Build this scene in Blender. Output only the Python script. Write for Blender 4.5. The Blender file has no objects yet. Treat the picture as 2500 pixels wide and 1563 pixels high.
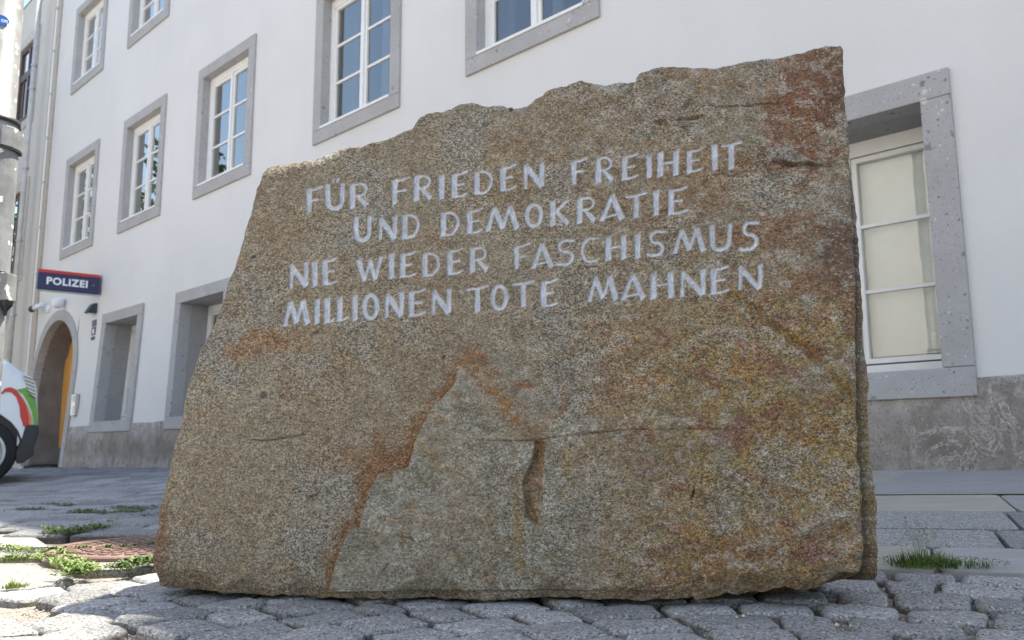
import bpy, math, random
import numpy as np
from mathutils import Vector, Matrix

R = math.radians
rng = random.Random(7)
scn = bpy.context.scene
col = scn.collection

# ------------------------------------------------------------------ camera, light, exposure
cd = bpy.data.cameras.new('camera'); cam = bpy.data.objects.new('camera', cd); col.objects.link(cam)
cd.sensor_width = 36.0; cd.lens = 29.09; cd.clip_start = 0.05; cd.clip_end = 900
PITCH, ROLL = R(8.663), R(-0.362)
fw = Vector((0, math.cos(PITCH), math.sin(PITCH))); rt = Vector((1, 0, 0)); up = rt.cross(fw)
r2 = rt*math.cos(ROLL) + up*math.sin(ROLL); u2 = up*math.cos(ROLL) - rt*math.sin(ROLL)
m = Matrix((r2, u2, -fw)).transposed().to_4x4(); m.translation = Vector((0, 0, 0.30)); cam.matrix_world = m
cd.dof.use_dof = True; cd.dof.focus_distance = 1.80; cd.dof.aperture_fstop = 8.0
scn.camera = cam

SUN = Vector((0.36, 0.22, 1.0)).normalized()          # direction towards the sun
elev = math.asin(SUN.z); azim = math.atan2(SUN.x, SUN.y)
w = bpy.data.worlds.new('World'); scn.world = w; w.use_nodes = True
nt = w.node_tree; sky = nt.nodes.new('ShaderNodeTexSky'); sky.sky_type = 'NISHITA'; sky.sun_disc = False
sky.sun_elevation = elev; sky.sun_rotation = azim; sky.air_density = 1.0; sky.dust_density = 1.2; sky.ozone_density = 1.0
nt.nodes['Background'].inputs['Strength'].default_value = 0.15
nt.links.new(sky.outputs[0], nt.nodes['Background'].inputs['Color'])
sl = bpy.data.lights.new('sun', 'SUN'); sl.energy = 4.6; sl.angle = R(0.55); sl.color = (1.0, 0.95, 0.88)
so = bpy.data.objects.new('sun', sl); col.objects.link(so); so.location = (3, 2, 20)
so.rotation_euler = SUN.to_track_quat('Z', 'Y').to_euler()
vs = scn.view_settings; vs.view_transform = 'Standard'; vs.look = 'None'; vs.gamma = 1; vs.use_curve_mapping = False
vs.exposure = 1.5
vs.use_white_balance = True; vs.white_balance_temperature = 7080; vs.white_balance_tint = 6
scn.cycles.max_bounces = 8; scn.cycles.transparent_max_bounces = 12

# ------------------------------------------------------------------ noise
def _h(ix, iy, iz, s):
    n = (ix*374761393 + iy*668265263 + iz*2147483647 + s*1274126177) & 0xffffffff
    n = ((n ^ (n >> 13))*1274126177) & 0xffffffff
    n = ((n ^ (n >> 16))*2246822519) & 0xffffffff
    return ((n ^ (n >> 15)) & 0xffffff)/float(0xffffff)*2 - 1
def vnoise(x, y, z=0.0, s=0):
    x = np.asarray(x, float); y = np.asarray(y, float); z = np.zeros_like(x) + z
    ix = np.floor(x).astype(np.int64); iy = np.floor(y).astype(np.int64); iz = np.floor(z).astype(np.int64)
    fx, fy, fz = x-ix, y-iy, z-iz
    fx = fx*fx*(3-2*fx); fy = fy*fy*(3-2*fy); fz = fz*fz*(3-2*fz)
    def g(a, b, c): return _h(ix+a, iy+b, iz+c, s)
    def lx(b, c): return g(0, b, c)*(1-fx) + g(1, b, c)*fx
    return (lx(0, 0)*(1-fy)+lx(1, 0)*fy)*(1-fz) + (lx(0, 1)*(1-fy)+lx(1, 1)*fy)*fz
def fbm(x, y, z=0.0, o=4, s=0):
    t = 0; a = 1; n = 0; f = 1.0
    for k in range(o):
        t = t + a*vnoise(np.asarray(x)*f, np.asarray(y)*f, np.asarray(z)*f, s+k*17); n += a; a *= .5; f *= 2.03
    return t/n
def sstep(a, b, x):
    t = np.clip((x-a)/(b-a), 0, 1); return t*t*(3-2*t)

# ------------------------------------------------------------------ mesh + object helpers
def link(name, me, parent=None, mat=None):
    o = bpy.data.objects.new(name, me); col.objects.link(o)
    if parent is not None: o.parent = parent
    if mat is not None and me is not None and len(me.materials) == 0: me.materials.append(mat)
    return o
def tag(o, label=None, cat=None, group=None, kind=None):
    if label: o['label'] = label
    if cat: o['category'] = cat
    if group: o['group'] = group
    if kind: o['kind'] = kind
    return o
def empty(name, loc, rz=0):
    o = bpy.data.objects.new(name, None); col.objects.link(o); o.location = loc; o.rotation_euler = (0, 0, rz)
    o.empty_display_size = .1; return o
class MB:
    def __init__(s): s.v = []; s.f = []
    def add(s, vs, fs):
        b = len(s.v); s.v += [tuple(p) for p in vs]; s.f += [tuple(i+b for i in f) for f in fs]; return s
    def box(s, x0, x1, y0, y1, z0, z1, T=None):
        P = [(x, y, z) for z in (z0, z1) for y in (y0, y1) for x in (x0, x1)]
        if T: P = [T(*p) for p in P]
        return s.add(P, [(0, 2, 3, 1), (4, 5, 7, 6), (0, 1, 5, 4), (2, 6, 7, 3), (0, 4, 6, 2), (1, 3, 7, 5)])
    def quad(s, a, b, c, d): return s.add([a, b, c, d], [(0, 1, 2, 3)])
    def lathe(s, prof, n=24, c=(0, 0, 0), T=None):
        P = []
        for r, z in prof:
            for k in range(n):
                a = 2*math.pi*k/n; p = (c[0]+r*math.cos(a), c[1]+r*math.sin(a), c[2]+z)
                P.append(T(*p) if T else p)
        F = []
        for i in range(len(prof)-1):
            for k in range(n): F.append((i*n+k, i*n+(k+1) % n, (i+1)*n+(k+1) % n, (i+1)*n+k))
        F.append(tuple(range(n))[::-1]); F.append(tuple((len(prof)-1)*n+k for k in range(n)))
        return s.add(P, F)
    def tube(s, pts, r, n=8):
        pts = [Vector(p) for p in pts]; P = []; F = []
        for i, p in enumerate(pts):
            t = (pts[min(i+1, len(pts)-1)]-pts[max(i-1, 0)]).normalized()
            a = t.orthogonal().normalized() if i == 0 else (a - t*a.dot(t)).normalized(); b = t.cross(a)
            rr = r[i] if isinstance(r, (list, tuple)) else r
            for k in range(n):
                q = 2*math.pi*k/n; P.append(p+a*math.cos(q)*rr+b*math.sin(q)*rr)
        for i in range(len(pts)-1):
            for k in range(n): F.append((i*n+k, i*n+(k+1) % n, (i+1)*n+(k+1) % n, (i+1)*n+k))
        F.append(tuple(range(n))[::-1]); F.append(tuple((len(pts)-1)*n+k for k in range(n)))
        return s.add(P, F)
    def mesh(s, name, smooth=False):
        me = bpy.data.meshes.new(name); me.from_pydata([tuple(p) for p in s.v], [], s.f); me.validate()
        if smooth: me.polygons.foreach_set('use_smooth', [True]*len(me.polygons))
        me.update(); return me
    def build(s, name, mat, parent=None, smooth=False, bevel=0, fix=False):
        o = link(name, s.mesh(name, smooth), parent, mat)
        if fix:
            import bmesh
            bm = bmesh.new(); bm.from_mesh(o.data); bmesh.ops.recalc_face_normals(bm, faces=bm.faces); bm.to_mesh(o.data); bm.free()
        if bevel:
            b = o.modifiers.new('bevel', 'BEVEL'); b.width = bevel; b.segments = 2; b.limit_method = 'ANGLE'
        return o

# ------------------------------------------------------------------ materials
class N:
    def __init__(s, name):
        s.m = bpy.data.materials.new(name); s.m.use_nodes = True; s.t = s.m.node_tree; s.b = s.t.nodes['Principled BSDF']
    def n(s, ty, **kw):
        nd = s.t.nodes.new('ShaderNode'+ty)
        for k, v in kw.items():
            if k in nd.inputs: nd.inputs[k].default_value = v
            else: setattr(nd, k, v)
        return nd
    def l(s, a, b): s.t.links.new(a, b)
    def coord(s, out='Object'): return s.n('TexCoord').outputs[out]
    def noise(s, scale, detail=4, rough=.6, vec=None, dist=0):
        nd = s.n('TexNoise'); nd.inputs['Scale'].default_value = scale; nd.inputs['Detail'].default_value = detail
        nd.inputs['Roughness'].default_value = rough; nd.inputs['Distortion'].default_value = dist
        s.l(vec if vec is not None else s.coord(), nd.inputs['Vector']); return nd.outputs['Fac']
    def voro(s, scale, vec=None, feat='F1', out='Color', rand=1):
        nd = s.n('TexVoronoi'); nd.feature = feat; nd.inputs['Scale'].default_value = scale; nd.inputs['Randomness'].default_value = rand
        s.l(vec if vec is not None else s.coord(), nd.inputs['Vector']); return nd.outputs[out]
    def ramp(s, fac, stops, interp='LINEAR'):
        nd = s.n('ValToRGB'); cr = nd.color_ramp; cr.interpolation = interp
        while len(cr.elements) < len(stops): cr.elements.new(.5)
        for e, (p, c) in zip(cr.elements, stops):
            e.position = p; e.color = (*c, 1) if len(c) == 3 else c
        s.l(fac, nd.inputs[0]); return nd.outputs['Color']
    def grey(s, fac, a, b, lo=0., hi=1.):
        nd = s.n('MapRange'); nd.inputs['From Min'].default_value = a; nd.inputs['From Max'].default_value = b
        nd.inputs['To Min'].default_value = lo; nd.inputs['To Max'].default_value = hi; nd.clamp = True
        s.l(fac, nd.inputs[0]); return nd.outputs[0]
    def mix(s, fac, a, b, mode='MIX'):
        nd = s.n('Mix'); nd.data_type = 'RGBA'; nd.blend_type = mode
        for sock, v in ((nd.inputs[0], fac), (nd.inputs[6], a), (nd.inputs[7], b)):
            if hasattr(v, 'links'): s.l(v, sock)
            elif isinstance(v, (int, float)): sock.default_value = v
            else: sock.default_value = (*v, 1)
        return nd.outputs[2]
    def math(s, op, a, b=0.):
        nd = s.n('Math'); nd.operation = op
        for sock, v in ((nd.inputs[0], a), (nd.inputs[1], b)):
            if hasattr(v, 'links'): s.l(v, sock)
            else: sock.default_value = v
        return nd.outputs[0]
    def sep(s, c, i):
        nd = s.n('SeparateColor'); s.l(c, nd.inputs[0]); return nd.outputs[i]
    def base(s, c):
        if hasattr(c, 'links'): s.l(c, s.b.inputs['Base Color'])
        else: s.b.inputs['Base Color'].default_value = (*c, 1)
    def bump(s, h, strength=.5, dist=.002):
        nd = s.n('Bump'); nd.inputs['Strength'].default_value = strength; nd.inputs['Distance'].default_value = dist
        s.l(h, nd.inputs['Height']); s.l(nd.outputs[0], s.b.inputs['Normal'])
    def rough(s, v):
        if hasattr(v, 'links'): s.l(v, s.b.inputs['Roughness'])
        else: s.b.inputs['Roughness'].default_value = v
        return s

def simple(name, c, rough=.6, metal=0, var=.12, scale=8, bump=0):
    q = N(name); n = q.noise(scale, 5, .6)
    q.base(q.mix(q.grey(n, .3, .7), tuple(x*(1-var) for x in c), tuple(min(1, x*(1+var)) for x in c)))
    q.rough(rough); q.b.inputs['Metallic'].default_value = metal
    if bump: q.bump(q.noise(scale*6, 5), bump, .003)
    return q.m

def plaster(name, c, spots=True):
    q = N(name); n1 = q.noise(.7, 5, .6); n2 = q.noise(5, 4)
    a = q.mix(q.grey(n1, .35, .68), tuple(x*.93 for x in c), c)
    a = q.mix(q.grey(n2, .60, .80, 0, .14), a, tuple(x*.82 for x in c))
    mp = q.n('Mapping'); q.l(q.coord(), mp.inputs[0]); mp.inputs['Scale'].default_value = (2.2, 2.2, .16)
    a = q.mix(q.math('MULTIPLY', q.grey(q.noise(1.6, 6, .7, mp.outputs[0]), .52, .72), .10), a, tuple(x*k for x, k in zip(c, (.80, .76, .70))))
    a = q.mix(q.grey(q.noise(38, 4, .7), .3, .7, 0, .07), a, tuple(x*.8 for x in c))
    a = q.mix(q.math('MULTIPLY', q.grey(q.noise(.42, 3, .5), .60, .66), .12), a, tuple(x*.80 for x in c))
    q.base(a); q.rough(.9); q.bump(q.math('ADD', q.noise(160, 4, .7), q.math('MULTIPLY', q.noise(6, 4, .6), 2.)), .45, .004); return q.m

def speckstone(name, c, dark=.36, light=1.45, scale=26):
    q = N(name); n = q.noise(3, 4)
    wv = q.n('VectorMath'); wv.operation = 'ADD'; wn = q.n('TexNoise'); wn.inputs['Scale'].default_value = 30; q.l(q.coord(), wn.inputs['Vector'])
    ws_ = q.n('VectorMath'); ws_.operation = 'SCALE'; q.l(wn.outputs['Color'], ws_.inputs[0]); ws_.inputs['Scale'].default_value = .028; q.l(q.coord(), wv.inputs[0]); q.l(ws_.outputs[0], wv.inputs[1]); WV = wv.outputs[0]
    a = q.mix(q.grey(n, .3, .7), tuple(x*.88 for x in c), tuple(x*1.08 for x in c))
    fine = q.noise(140, 3, .7); a = q.mix(q.grey(fine, .3, .7, 0, .5), a, tuple(x*.78 for x in c))
    for sc, hi, lo in ((scale, .955, .985), (scale*2.4, .89, .955), (scale*5, .84, .94)):
        cc = q.voro(sc, WV); d = q.voro(sc, WV, out='Distance')
        rnd = q.sep(cc, 0); rr = q.sep(cc, 1)
        blob = q.math('MULTIPLY', q.grey(q.math('SUBTRACT', d, q.grey(rr, 0, 1, .15, .42)), -.06, .06, 1, 0), .75)
        a = q.mix(q.math('MULTIPLY', q.math('GREATER_THAN', rnd, hi), blob), a, tuple(x*dark for x in c))
        a = q.mix(q.math('MULTIPLY', q.math('LESS_THAN', rnd, 1-lo), blob), a, tuple(min(.85, x*light) for x in c))
    a = q.mix(q.grey(q.noise(1.7, 5, .7), .45, .75, 0, .30), a, tuple(x*k for x, k in zip(c, (.74, .70, .64))))
    q.base(a); q.rough(.85); q.bump(q.math('ADD', fine, q.math('MULTIPLY', q.noise(24, 4, .7), 1.5)), .5, .004); return q.m

def granite(name, c, sunny=False, tint=(1, .97, .93)):
    q = N(name); oi = q.n('ObjectInfo').outputs['Random']; at = q.n('Attribute'); at.attribute_name = 'tone'
    v = q.coord()
    cells = q.sep(q.voro(300, v), 0); big = q.sep(q.voro(240, v), 1)
    base = q.mix(q.grey(q.noise(9, 4, .6, v), .3, .7), tuple(x*.86 for x in c), tuple(x*1.1*t for x, t in zip(c, tint)))
    a = q.mix(q.grey(cells, .0, 1., -.1, 1.), tuple(x*.5 for x in c), tuple(min(.8, x*1.5) for x in c))
    a = q.mix(.62, base, a)
    a = q.mix(q.math('GREATER_THAN', big, .84), a, tuple(x*.42 for x in c))
    a = q.mix(q.math('LESS_THAN', big, .08), a, tuple(min(.75, x*1.6) for x in c))
    sa = q.n('Attribute'); sa.attribute_name = 'joint_shade'; a = q.mix(q.math('MULTIPLY', sa.outputs['Fac'], q.grey(q.noise(60, 4, .7, v), .3, .6, .45, .95)), a, (.085, .072, .058))  # shade of the joints painted into the colour of edges and sides
    hs = q.n('HueSaturation'); q.l(a, hs.inputs['Color']); q.l(q.grey(at.outputs['Fac'], 0, 1, .72, 1.28), hs.inputs['Value'])
    q.base(hs.outputs[0]); q.rough(.82)
    q.bump(q.math('ADD', q.noise(130, 4, .7, v), q.math('MULTIPLY', cells, .8)), .85, .004); return q.m

M = {}
M['plaster'] = plaster('white_plaster', (.70, .695, .685))
M['plaster2'] = plaster('cream_plaster', (.60, .585, .55))
M['plaster3'] = plaster('ochre_plaster', (.74, .66, .52))
M['beige'] = simple('beige_paint', (.42, .38, .32), .8)
M['surround'] = speckstone('conglomerate_stone', (.43, .42, .42), scale=20)
M['reveal'] = speckstone('conglomerate_reveal', (.36, .35, .35), scale=18)
M['beigestone'] = simple('beige_render_frame', (.50, .48, .44), .85)
M['white'] = simple('white_window_paint', (.80, .80, .78), .4, var=.04)
M['brownwood'] = simple('brown_window_wood', (.075, .04, .025), .45, var=.3, scale=20)
M['blind'] = simple('white_blind', (.80, .83, .83), .8, var=.03)
M['roomwall'] = simple('dim_room_wall', (.40, .42, .43), .9, var=.2, scale=1.5)
M['room_light'] = simple('inner_reveal_paint', (.62, .64, .64), .8, var=.05)
M['rooftile'] = simple('roof_tile', (.22, .09, .06), .8, var=.3, scale=12)
M['metal'] = simple('zinc_metal', (.45, .46, .47), .4, .7)
M['pipe'] = simple('painted_pipe', (.50, .49, .47), .5)
M['black'] = simple('black_plastic', (.018, .018, .02), .5)
M['whiteplastic'] = simple('white_plastic', (.78, .80, .82), .35, var=.03)
M['steel'] = simple('brushed_steel', (.55, .54, .52), .35, .9)
M['navy'] = simple('navy_enamel', (.012, .012, .07), .35, var=.05)
M['red'] = simple('red_enamel', (.50, .025, .02), .35, var=.05)
M['signwhite'] = simple('white_lettering', (.80, .82, .86), .5, var=.02)
M['orange'] = N('orange_wood')
q = M['orange']; mp = q.n('Mapping'); q.l(q.coord(), mp.inputs[0]); mp.inputs['Scale'].default_value = (14, 14, 1.2)
q.base(q.ramp(q.noise(3, 5, .6, mp.outputs[0]), [(.3, (.58, .27, .06)), (.7, (.76, .41, .11))])); q.rough(.5); M['orange'] = q.m
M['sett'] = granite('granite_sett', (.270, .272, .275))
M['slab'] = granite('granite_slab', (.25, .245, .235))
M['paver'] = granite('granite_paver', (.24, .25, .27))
q = N('sandstone_flag'); at_ = q.n('Attribute'); at_.attribute_name = 'tone'
a = q.ramp(at_.outputs['Fac'], [(0, (.17, .18, .20)), (.35, (.27, .265, .26)), (.7, (.38, .33, .25)), (1, (.29, .295, .31))])
mp = q.n('Mapping'); q.l(q.coord(), mp.inputs[0]); mp.inputs['Scale'].default_value = (1, 3, 1)
a = q.mix(q.grey(q.noise(5, 6, .65, mp.outputs[0]), .3, .7, 0, .55), a, (.19, .18, .17)); a = q.mix(q.grey(q.noise(120, 3, .7), .35, .7, 0, .35), a, (.42, .40, .37))
q.base(a); q.rough(.8); q.bump(q.noise(50, 5, .7), .4, .003); M['flag'] = q.m
M['mortar'] = simple('pale_mortar', (.36, .34, .31), .95, var=.2, scale=60, bump=.8)

q = N('joint_grit'); v = q.coord('Object')
a = q.mix(q.grey(q.noise(60, 4, .7, v), .3, .7), (.19, .165, .14), (.36, .32, .275))
cc = q.voro(260, v); a = q.mix(q.math('GREATER_THAN', q.sep(cc, 0), .88), a, (.50, .47, .43)); a = q.mix(q.math('LESS_THAN', q.sep(cc, 0), .12), a, (.09, .08, .07))
q.base(a); q.rough(.95); q.bump(q.math('ADD', q.noise(200, 4, .7, v), q.voro(260, v, out='Distance')), .9, .004); M['grit'] = q.m

q = N('weathered_plinth'); v = q.coord()
n1 = q.noise(2.2, 6, .7, v); a = q.ramp(n1, [(.3, (.15, .125, .105)), (.5, (.25, .215, .185)), (.72, (.37, .33, .295))])
mp = q.n('Mapping'); q.l(v, mp.inputs[0]); mp.inputs['Scale'].default_value = (1, 1, .55)
d = q.noise(5.5, 8, .72, mp.outputs[0], 1.2)
ridge = q.math('ABSOLUTE', q.math('SUBTRACT', d, .5))
line = q.grey(ridge, .0, .022, 1, 0)
msk = q.grey(q.noise(1.3, 3, .5, v), .50, .60)
a = q.mix(q.math('MULTIPLY', q.math('MULTIPLY', line, msk), .9), a, (.58, .56, .54))
pt = q.grey(q.noise(9, 6, .75, v), .60, .72, 0, .75); a = q.mix(q.math('MULTIPLY', pt, msk), a, (.50, .48, .46))
sx = q.n('SeparateXYZ'); q.l(v, sx.inputs[0])
cr = q.math('MULTIPLY', q.grey(sx.outputs[2], .40, .66), q.grey(q.noise(11, 7, .75, v), .44, .60)); a = q.mix(q.math('MULTIPLY', cr, .8), a, (.50, .48, .455))
cr = q.math('MULTIPLY', q.grey(sx.outputs[2], .26, .14), q.grey(q.noise(8, 7, .75, v), .42, .62)); a = q.mix(q.math('MULTIPLY', cr, .7), a, (.46, .43, .41))
sp = q.voro(150, v); a = q.mix(q.math('MULTIPLY', q.math('GREATER_THAN', q.sep(sp, 0), .93), .6), a, (.10, .095, .09))
q.base(a); q.rough(.93); q.bump(q.math('ADD', q.noise(30, 6, .7, v), q.math('MULTIPLY', d, 1.5)), .8, .008); M['plinth'] = q.m

def glass(name, tint, refl):
    q = N(name); t = q.t; t.nodes.remove(q.b)
    tr = q.n('BsdfTransparent'); tr.inputs[0].default_value = (*tint, 1)
    gl = q.n('BsdfGlossy'); gl.inputs['Roughness'].default_value = .015; gl.inputs['Color'].default_value = (.95, .92, .88, 1)
    fr = q.n('Fresnel'); fr.inputs['IOR'].default_value = 1.5
    bp = q.n('Bump'); bp.inputs['Strength'].default_value = .02; bp.inputs['Distance'].default_value = .02; q.l(q.noise(2.5, 2), bp.inputs['Height'])
    q.l(bp.outputs[0], gl.inputs['Normal'])
    f = q.math('MINIMUM', q.math('ADD', q.math('MULTIPLY', fr.outputs[0], refl), .02), 1.)
    mx = q.n('MixShader'); q.l(f, mx.inputs[0]); q.l(tr.outputs[0], mx.inputs[1]); q.l(gl.outputs[0], mx.inputs[2])
    q.l(mx.outputs[0], t.nodes['Material Output'].inputs[0]); return q.m
M['glass'] = glass('window_glass', (.60, .66, .72), 3.6)
M['glass_pale'] = glass('window_glass_clear', (.88, .92, .92), 3.0)

# ------------------------------------------------------------------ facade frame
A = R(46.376)
FD = Vector((-math.sin(A), math.cos(A), 0)); FN = Vector((math.cos(A), math.sin(A), 0)); FO = Vector((0, 7.0, 0))
def batter(s, z): return .13*float(sstep(1., 10., s))*max(0., 1-z/2.2) if z < 2.2 else 0.
def FP(s, q, z, b=True):
    """point on the house front: s metres along it, q metres out from it, height z"""
    qq = q + (batter(s, z) if b else 0)
    return FO + FD*s - FN*qq + Vector((0, 0, z))
def T_(s, q, z): return FP(s, q, z)
def sq(x, y):
    v = np.stack([np.asarray(x, float), np.asarray(y, float)-7.0])
    return v[0]*FD.x+v[1]*FD.y, -(v[0]*FN.x+v[1]*FN.y)
def gz(x, y):
    """ground height"""
    s, q = sq(x, y)
    zb = .122-.0121*s
    t = np.clip((3.4-q)/3.4, 0, 1); g = zb*t
    g = g - .045*np.exp(-((q-2.9)/.8)**2)*sstep(3, 6, np.asarray(y, float))
    return g

# ================================================================== GROUND
GE = MB()
xs = np.concatenate([np.arange(-30, -4, 2.), np.arange(-4, 4, .25), np.arange(4, 31, 2.)])
ys = np.concatenate([np.arange(-20, -1, 2.), np.arange(-1, 8, .25), np.arange(8, 61, 2.)])
X, Y = np.meshgrid(xs, ys); Z = gz(X, Y)-.034
nx, ny = len(xs), len(ys)
GE.add(np.stack([X.ravel(), Y.ravel(), Z.ravel()], 1).tolist(), [(j*nx+i, j*nx+i+1, (j+1)*nx+i+1, (j+1)*nx+i) for j in range(ny-1) for i in range(nx-1)])
# far ground ring out to the horizon
GE.add([(-600, -600, -.06), (600, -600, -.06), (600, 600, -.06), (-600, 600, -.06)], [(0, 1, 2, 3)])
street = GE.build('street', M['grit'], smooth=True); tag(street, kind='structure')

def stone_block(poly, top, thick, nu=7, nv=6, dome=.006, seed=0, rough=.0015, edge=.012, inset=0.0, tilt=.003, ew=.065):
    """a paving stone from a four cornered outline (x, y): domed top, worn edges, skirt below"""
    P = np.array(poly, float); c = P.mean(0); P = c+(P-c)*(1-inset)
    us = np.concatenate([[0, .035, .08], np.linspace(.18, .82, max(2, nu-6)), [.92, .965, 1]]); vs_ = np.concatenate([[0, .04, .09], np.linspace(.2, .8, max(2, nv-6)), [.91, .96, 1]])
    U, V = np.meshgrid(us, vs_)
    # rounded corners: pull the corners in
    def pr(u, v): return ((1-u)*(1-v))[..., None]*P[0]+(u*(1-v))[..., None]*P[1]+(u*v)[..., None]*P[2]+((1-u)*v)[..., None]*P[3]
    XY = pr(U, V)
    ed = np.minimum(np.minimum(U, 1-U), np.minimum(V, 1-V))
    dd_ = c-XY; ln_ = np.linalg.norm(dd_, axis=-1)[..., None]+1e-9; size = ln_.max()
    cn = np.clip(1-np.hypot(np.minimum(U, 1-U), np.minimum(V, 1-V))/min(.10, .012/size+.02), 0, 1)
    XY = XY + dd_/ln_*np.minimum(.010, ln_*.5)*cn[..., None]
    wob = np.stack([fbm(XY[..., 0]*22, XY[..., 1]*22, seed*3.1, 3), fbm(XY[..., 0]*22+40, XY[..., 1]*22, seed*3.1, 3)], -1)*.006
    XY = XY + wob
    r0 = np.random.RandomState(seed+1); ta, tb, th = r0.uniform(-1, 1, 3)
    h = dome*(1-np.clip((2*U-1)**4, 0, 1))*(1-np.clip((2*V-1)**4, 0, 1)) - edge*np.clip(1-ed/ew, 0, 1)**1.6
    h = h + rough*fbm(XY[..., 0]*45, XY[..., 1]*45, seed*1.7, 4)*1.8 + tilt*(ta*(U-.5)*2+tb*(V-.5)*2+th*.8)
    Zt = gz(XY[..., 0], XY[..., 1]) + top + h
    n_u, n_v = len(us), len(vs_)
    vsx = np.concatenate([XY.reshape(-1, 2), Zt.reshape(-1, 1)], 1).tolist()
    fs = [(j*n_u+i, j*n_u+i+1, (j+1)*n_u+i+1, (j+1)*n_u+i) for j in range(n_v-1) for i in range(n_u-1)]
    ring = [i for i in range(n_u)]+[j*n_u+n_u-1 for j in range(1, n_v)]+[(n_v-1)*n_u+i for i in range(n_u-2, -1, -1)]+[j*n_u for j in range(n_v-2, 0, -1)]
    b = len(vsx); L = len(ring)
    for i in ring: vsx.append(list(vsx[i]))                       # own edge ring, so the arris stays crisp
    for i in ring:
        p = vsx[i]; vsx.append([p[0]+(p[0]-c[0])*.015, p[1]+(p[1]-c[1])*.015, p[2]-thick])
    for k in range(L): fs.append((b+k, b+L+k, b+L+(k+1) % L, b+(k+1) % L))
    return vsx, fs
def orient(poly):
    a = sum(poly[i][0]*poly[(i+1) % 4][1]-poly[(i+1) % 4][0]*poly[i][1] for i in range(4))
    return poly if a > 0 else poly[::-1]
def put_stone(name, poly, mat, parent, seed, top=0., thick=.05, tone=None, **kw):
    vsx, fs = stone_block(orient(poly), top, thick, seed=seed, **kw)
    me = bpy.data.meshes.new(name); me.from_pydata(vsx, [], fs)
    me.polygons.foreach_set('use_smooth', [True]*len(fs))
    at = me.attributes.new('tone', 'FLOAT', 'POINT'); t = rng.random() if tone is None else tone
    at.data.foreach_set('value', [t]*len(vsx))
    at = me.attributes.new('joint_shade', 'FLOAT', 'POINT'); nn_ = kw.get('_n', 0); z_ = np.array([p[2] for p in vsx]); zt_ = gz(np.array([p[0] for p in vsx]), np.array([p[1] for p in vsx]))+top
    at.data.foreach_set('value', np.clip((-.0035-(z_-zt_))/.006, 0, 1)); me.update()  # painted shade: grows from the top edge down the sides
    return link(name, me, parent, mat)
def inpoly(p, poly):
    c = False; n = len(poly)
    for i in range(n):
        a, b = poly[i], poly[(i+1) % n]
        if (a[1] > p[1]) != (b[1] > p[1]) and p[0] < (b[0]-a[0])*(p[1]-a[1])/(b[1]-a[1])+a[0]: c = not c
    return c
def proj(x, y, z):
    d = Vector((x, y, z-.30)); k = d.dot(fw)
    return (1250+2020.4*d.dot(r2)/k, 781.5-2020.4*d.dot(u2)/k) if k > .1 else (-9999, -9999)
def inview(x, y, mrg=150):
    u, v = proj(x, y, 0.); return -mrg < u < 2500+mrg and v < 1563+mrg

# --- smooth slabs of the walkway on the left
slabs_left = [
 [[-1.72,2.367],[-1.311,2.332],[-1.057,2.073],[-1.136,1.882]],
 [[-1.289,2.425],[-1.146,2.822],[-0.79,2.308],[-1.116,2.221]],
 [[-1.916,2.703],[-1.527,2.661],[-1.399,2.542],[-1.815,2.496]],
 [[-2.046,3.159],[-1.795,3.159],[-1.509,2.771],[-1.814,2.765]],
 [[-1.149,1.671],[-0.978,1.641],[-0.821,1.497],[-0.908,1.457]],
 [[-0.9,1.444],[-0.769,1.469],[-0.629,1.347],[-0.719,1.255]],
 [[-1.472,1.843],[-1.148,1.872],[-1.132,1.806],[-1.254,1.595]],
 [[-0.708,1.236],[-0.607,1.331],[-0.421,1.142],[-0.521,1.009]],
]
pave = empty('pavement', (0, 0, 0)); tag(pave, kind='structure')
for i, P in enumerate(slabs_left):
    put_stone('slab', P, M['slab'], pave, 900+i, top=-.012, dome=.001, edge=.003, rough=.0010, nu=9, nv=8, tilt=.001, tone=.8, ew=.03)
walk_excl = [slabs_left[i] for i in range(8)]

# --- setts laid in concentric arcs
CX, CY = .40, .85
W1 = (-24.)
e1 = (math.cos(R(W1)), math.sin(R(W1))); e2 = (-e1[1], e1[0])
def c1(x, y): return x*e1[0]+y*e1[1], x*e2[0]+y*e2[1]
def sett_zone(x, y):
    if (FN.x*x + FN.y*y) < .575 and y < 1.75: return False          # bottom left slabs
    a, b = c1(x, y)
    if b > 2.15: return False
    if x < .2 and y > 2.45: return False
    if x < -.80 and y > 2.0+(2.1 if x > -1.04 else 3.)*(x+1.04): return False
    return True
cands = []
r = .18; ri = 0
while r < 2.3:
    dr = .112+.018*rng.random(); n_b = max(5, int(2*math.pi*(r+dr/2)/.145)); ph = rng.random()*6.28
    cuts = [ph+2*math.pi*(k+.22*rng.uniform(-1, 1))/n_b for k in range(n_b)]
    for k in range(n_b):
        a0 = cuts[k]; a1 = cuts[(k+1) % n_b]+(2*math.pi if k == n_b-1 else 0)
        am = (a0+a1)/2; rm = r+dr/2; cx, cy = CX+rm*math.cos(am), CY+rm*math.sin(am)
        if cy < 1.05 or not inview(cx, cy, 220): continue
        if not sett_zone(cx, cy): continue
        g = .0062; ga = g/rm
        poly = [(CX+(r+g)*math.cos(a0+ga), CY+(r+g)*math.sin(a0+ga)), (CX+(r+g)*math.cos(a1-ga), CY+(r+g)*math.sin(a1-ga)),
                (CX+(r+dr-g)*math.cos(a1-ga), CY+(r+dr-g)*math.sin(a1-ga)), (CX+(r+dr-g)*math.cos(a0+ga), CY+(r+dr-g)*math.sin(a0+ga))]
        poly = [(x+rng.uniform(-.006, .006), y+rng.uniform(-.006, .006)) for x, y in poly]
        cands.append((cy, poly))
    r += dr
cands.sort(key=lambda c: c[0])
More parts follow.
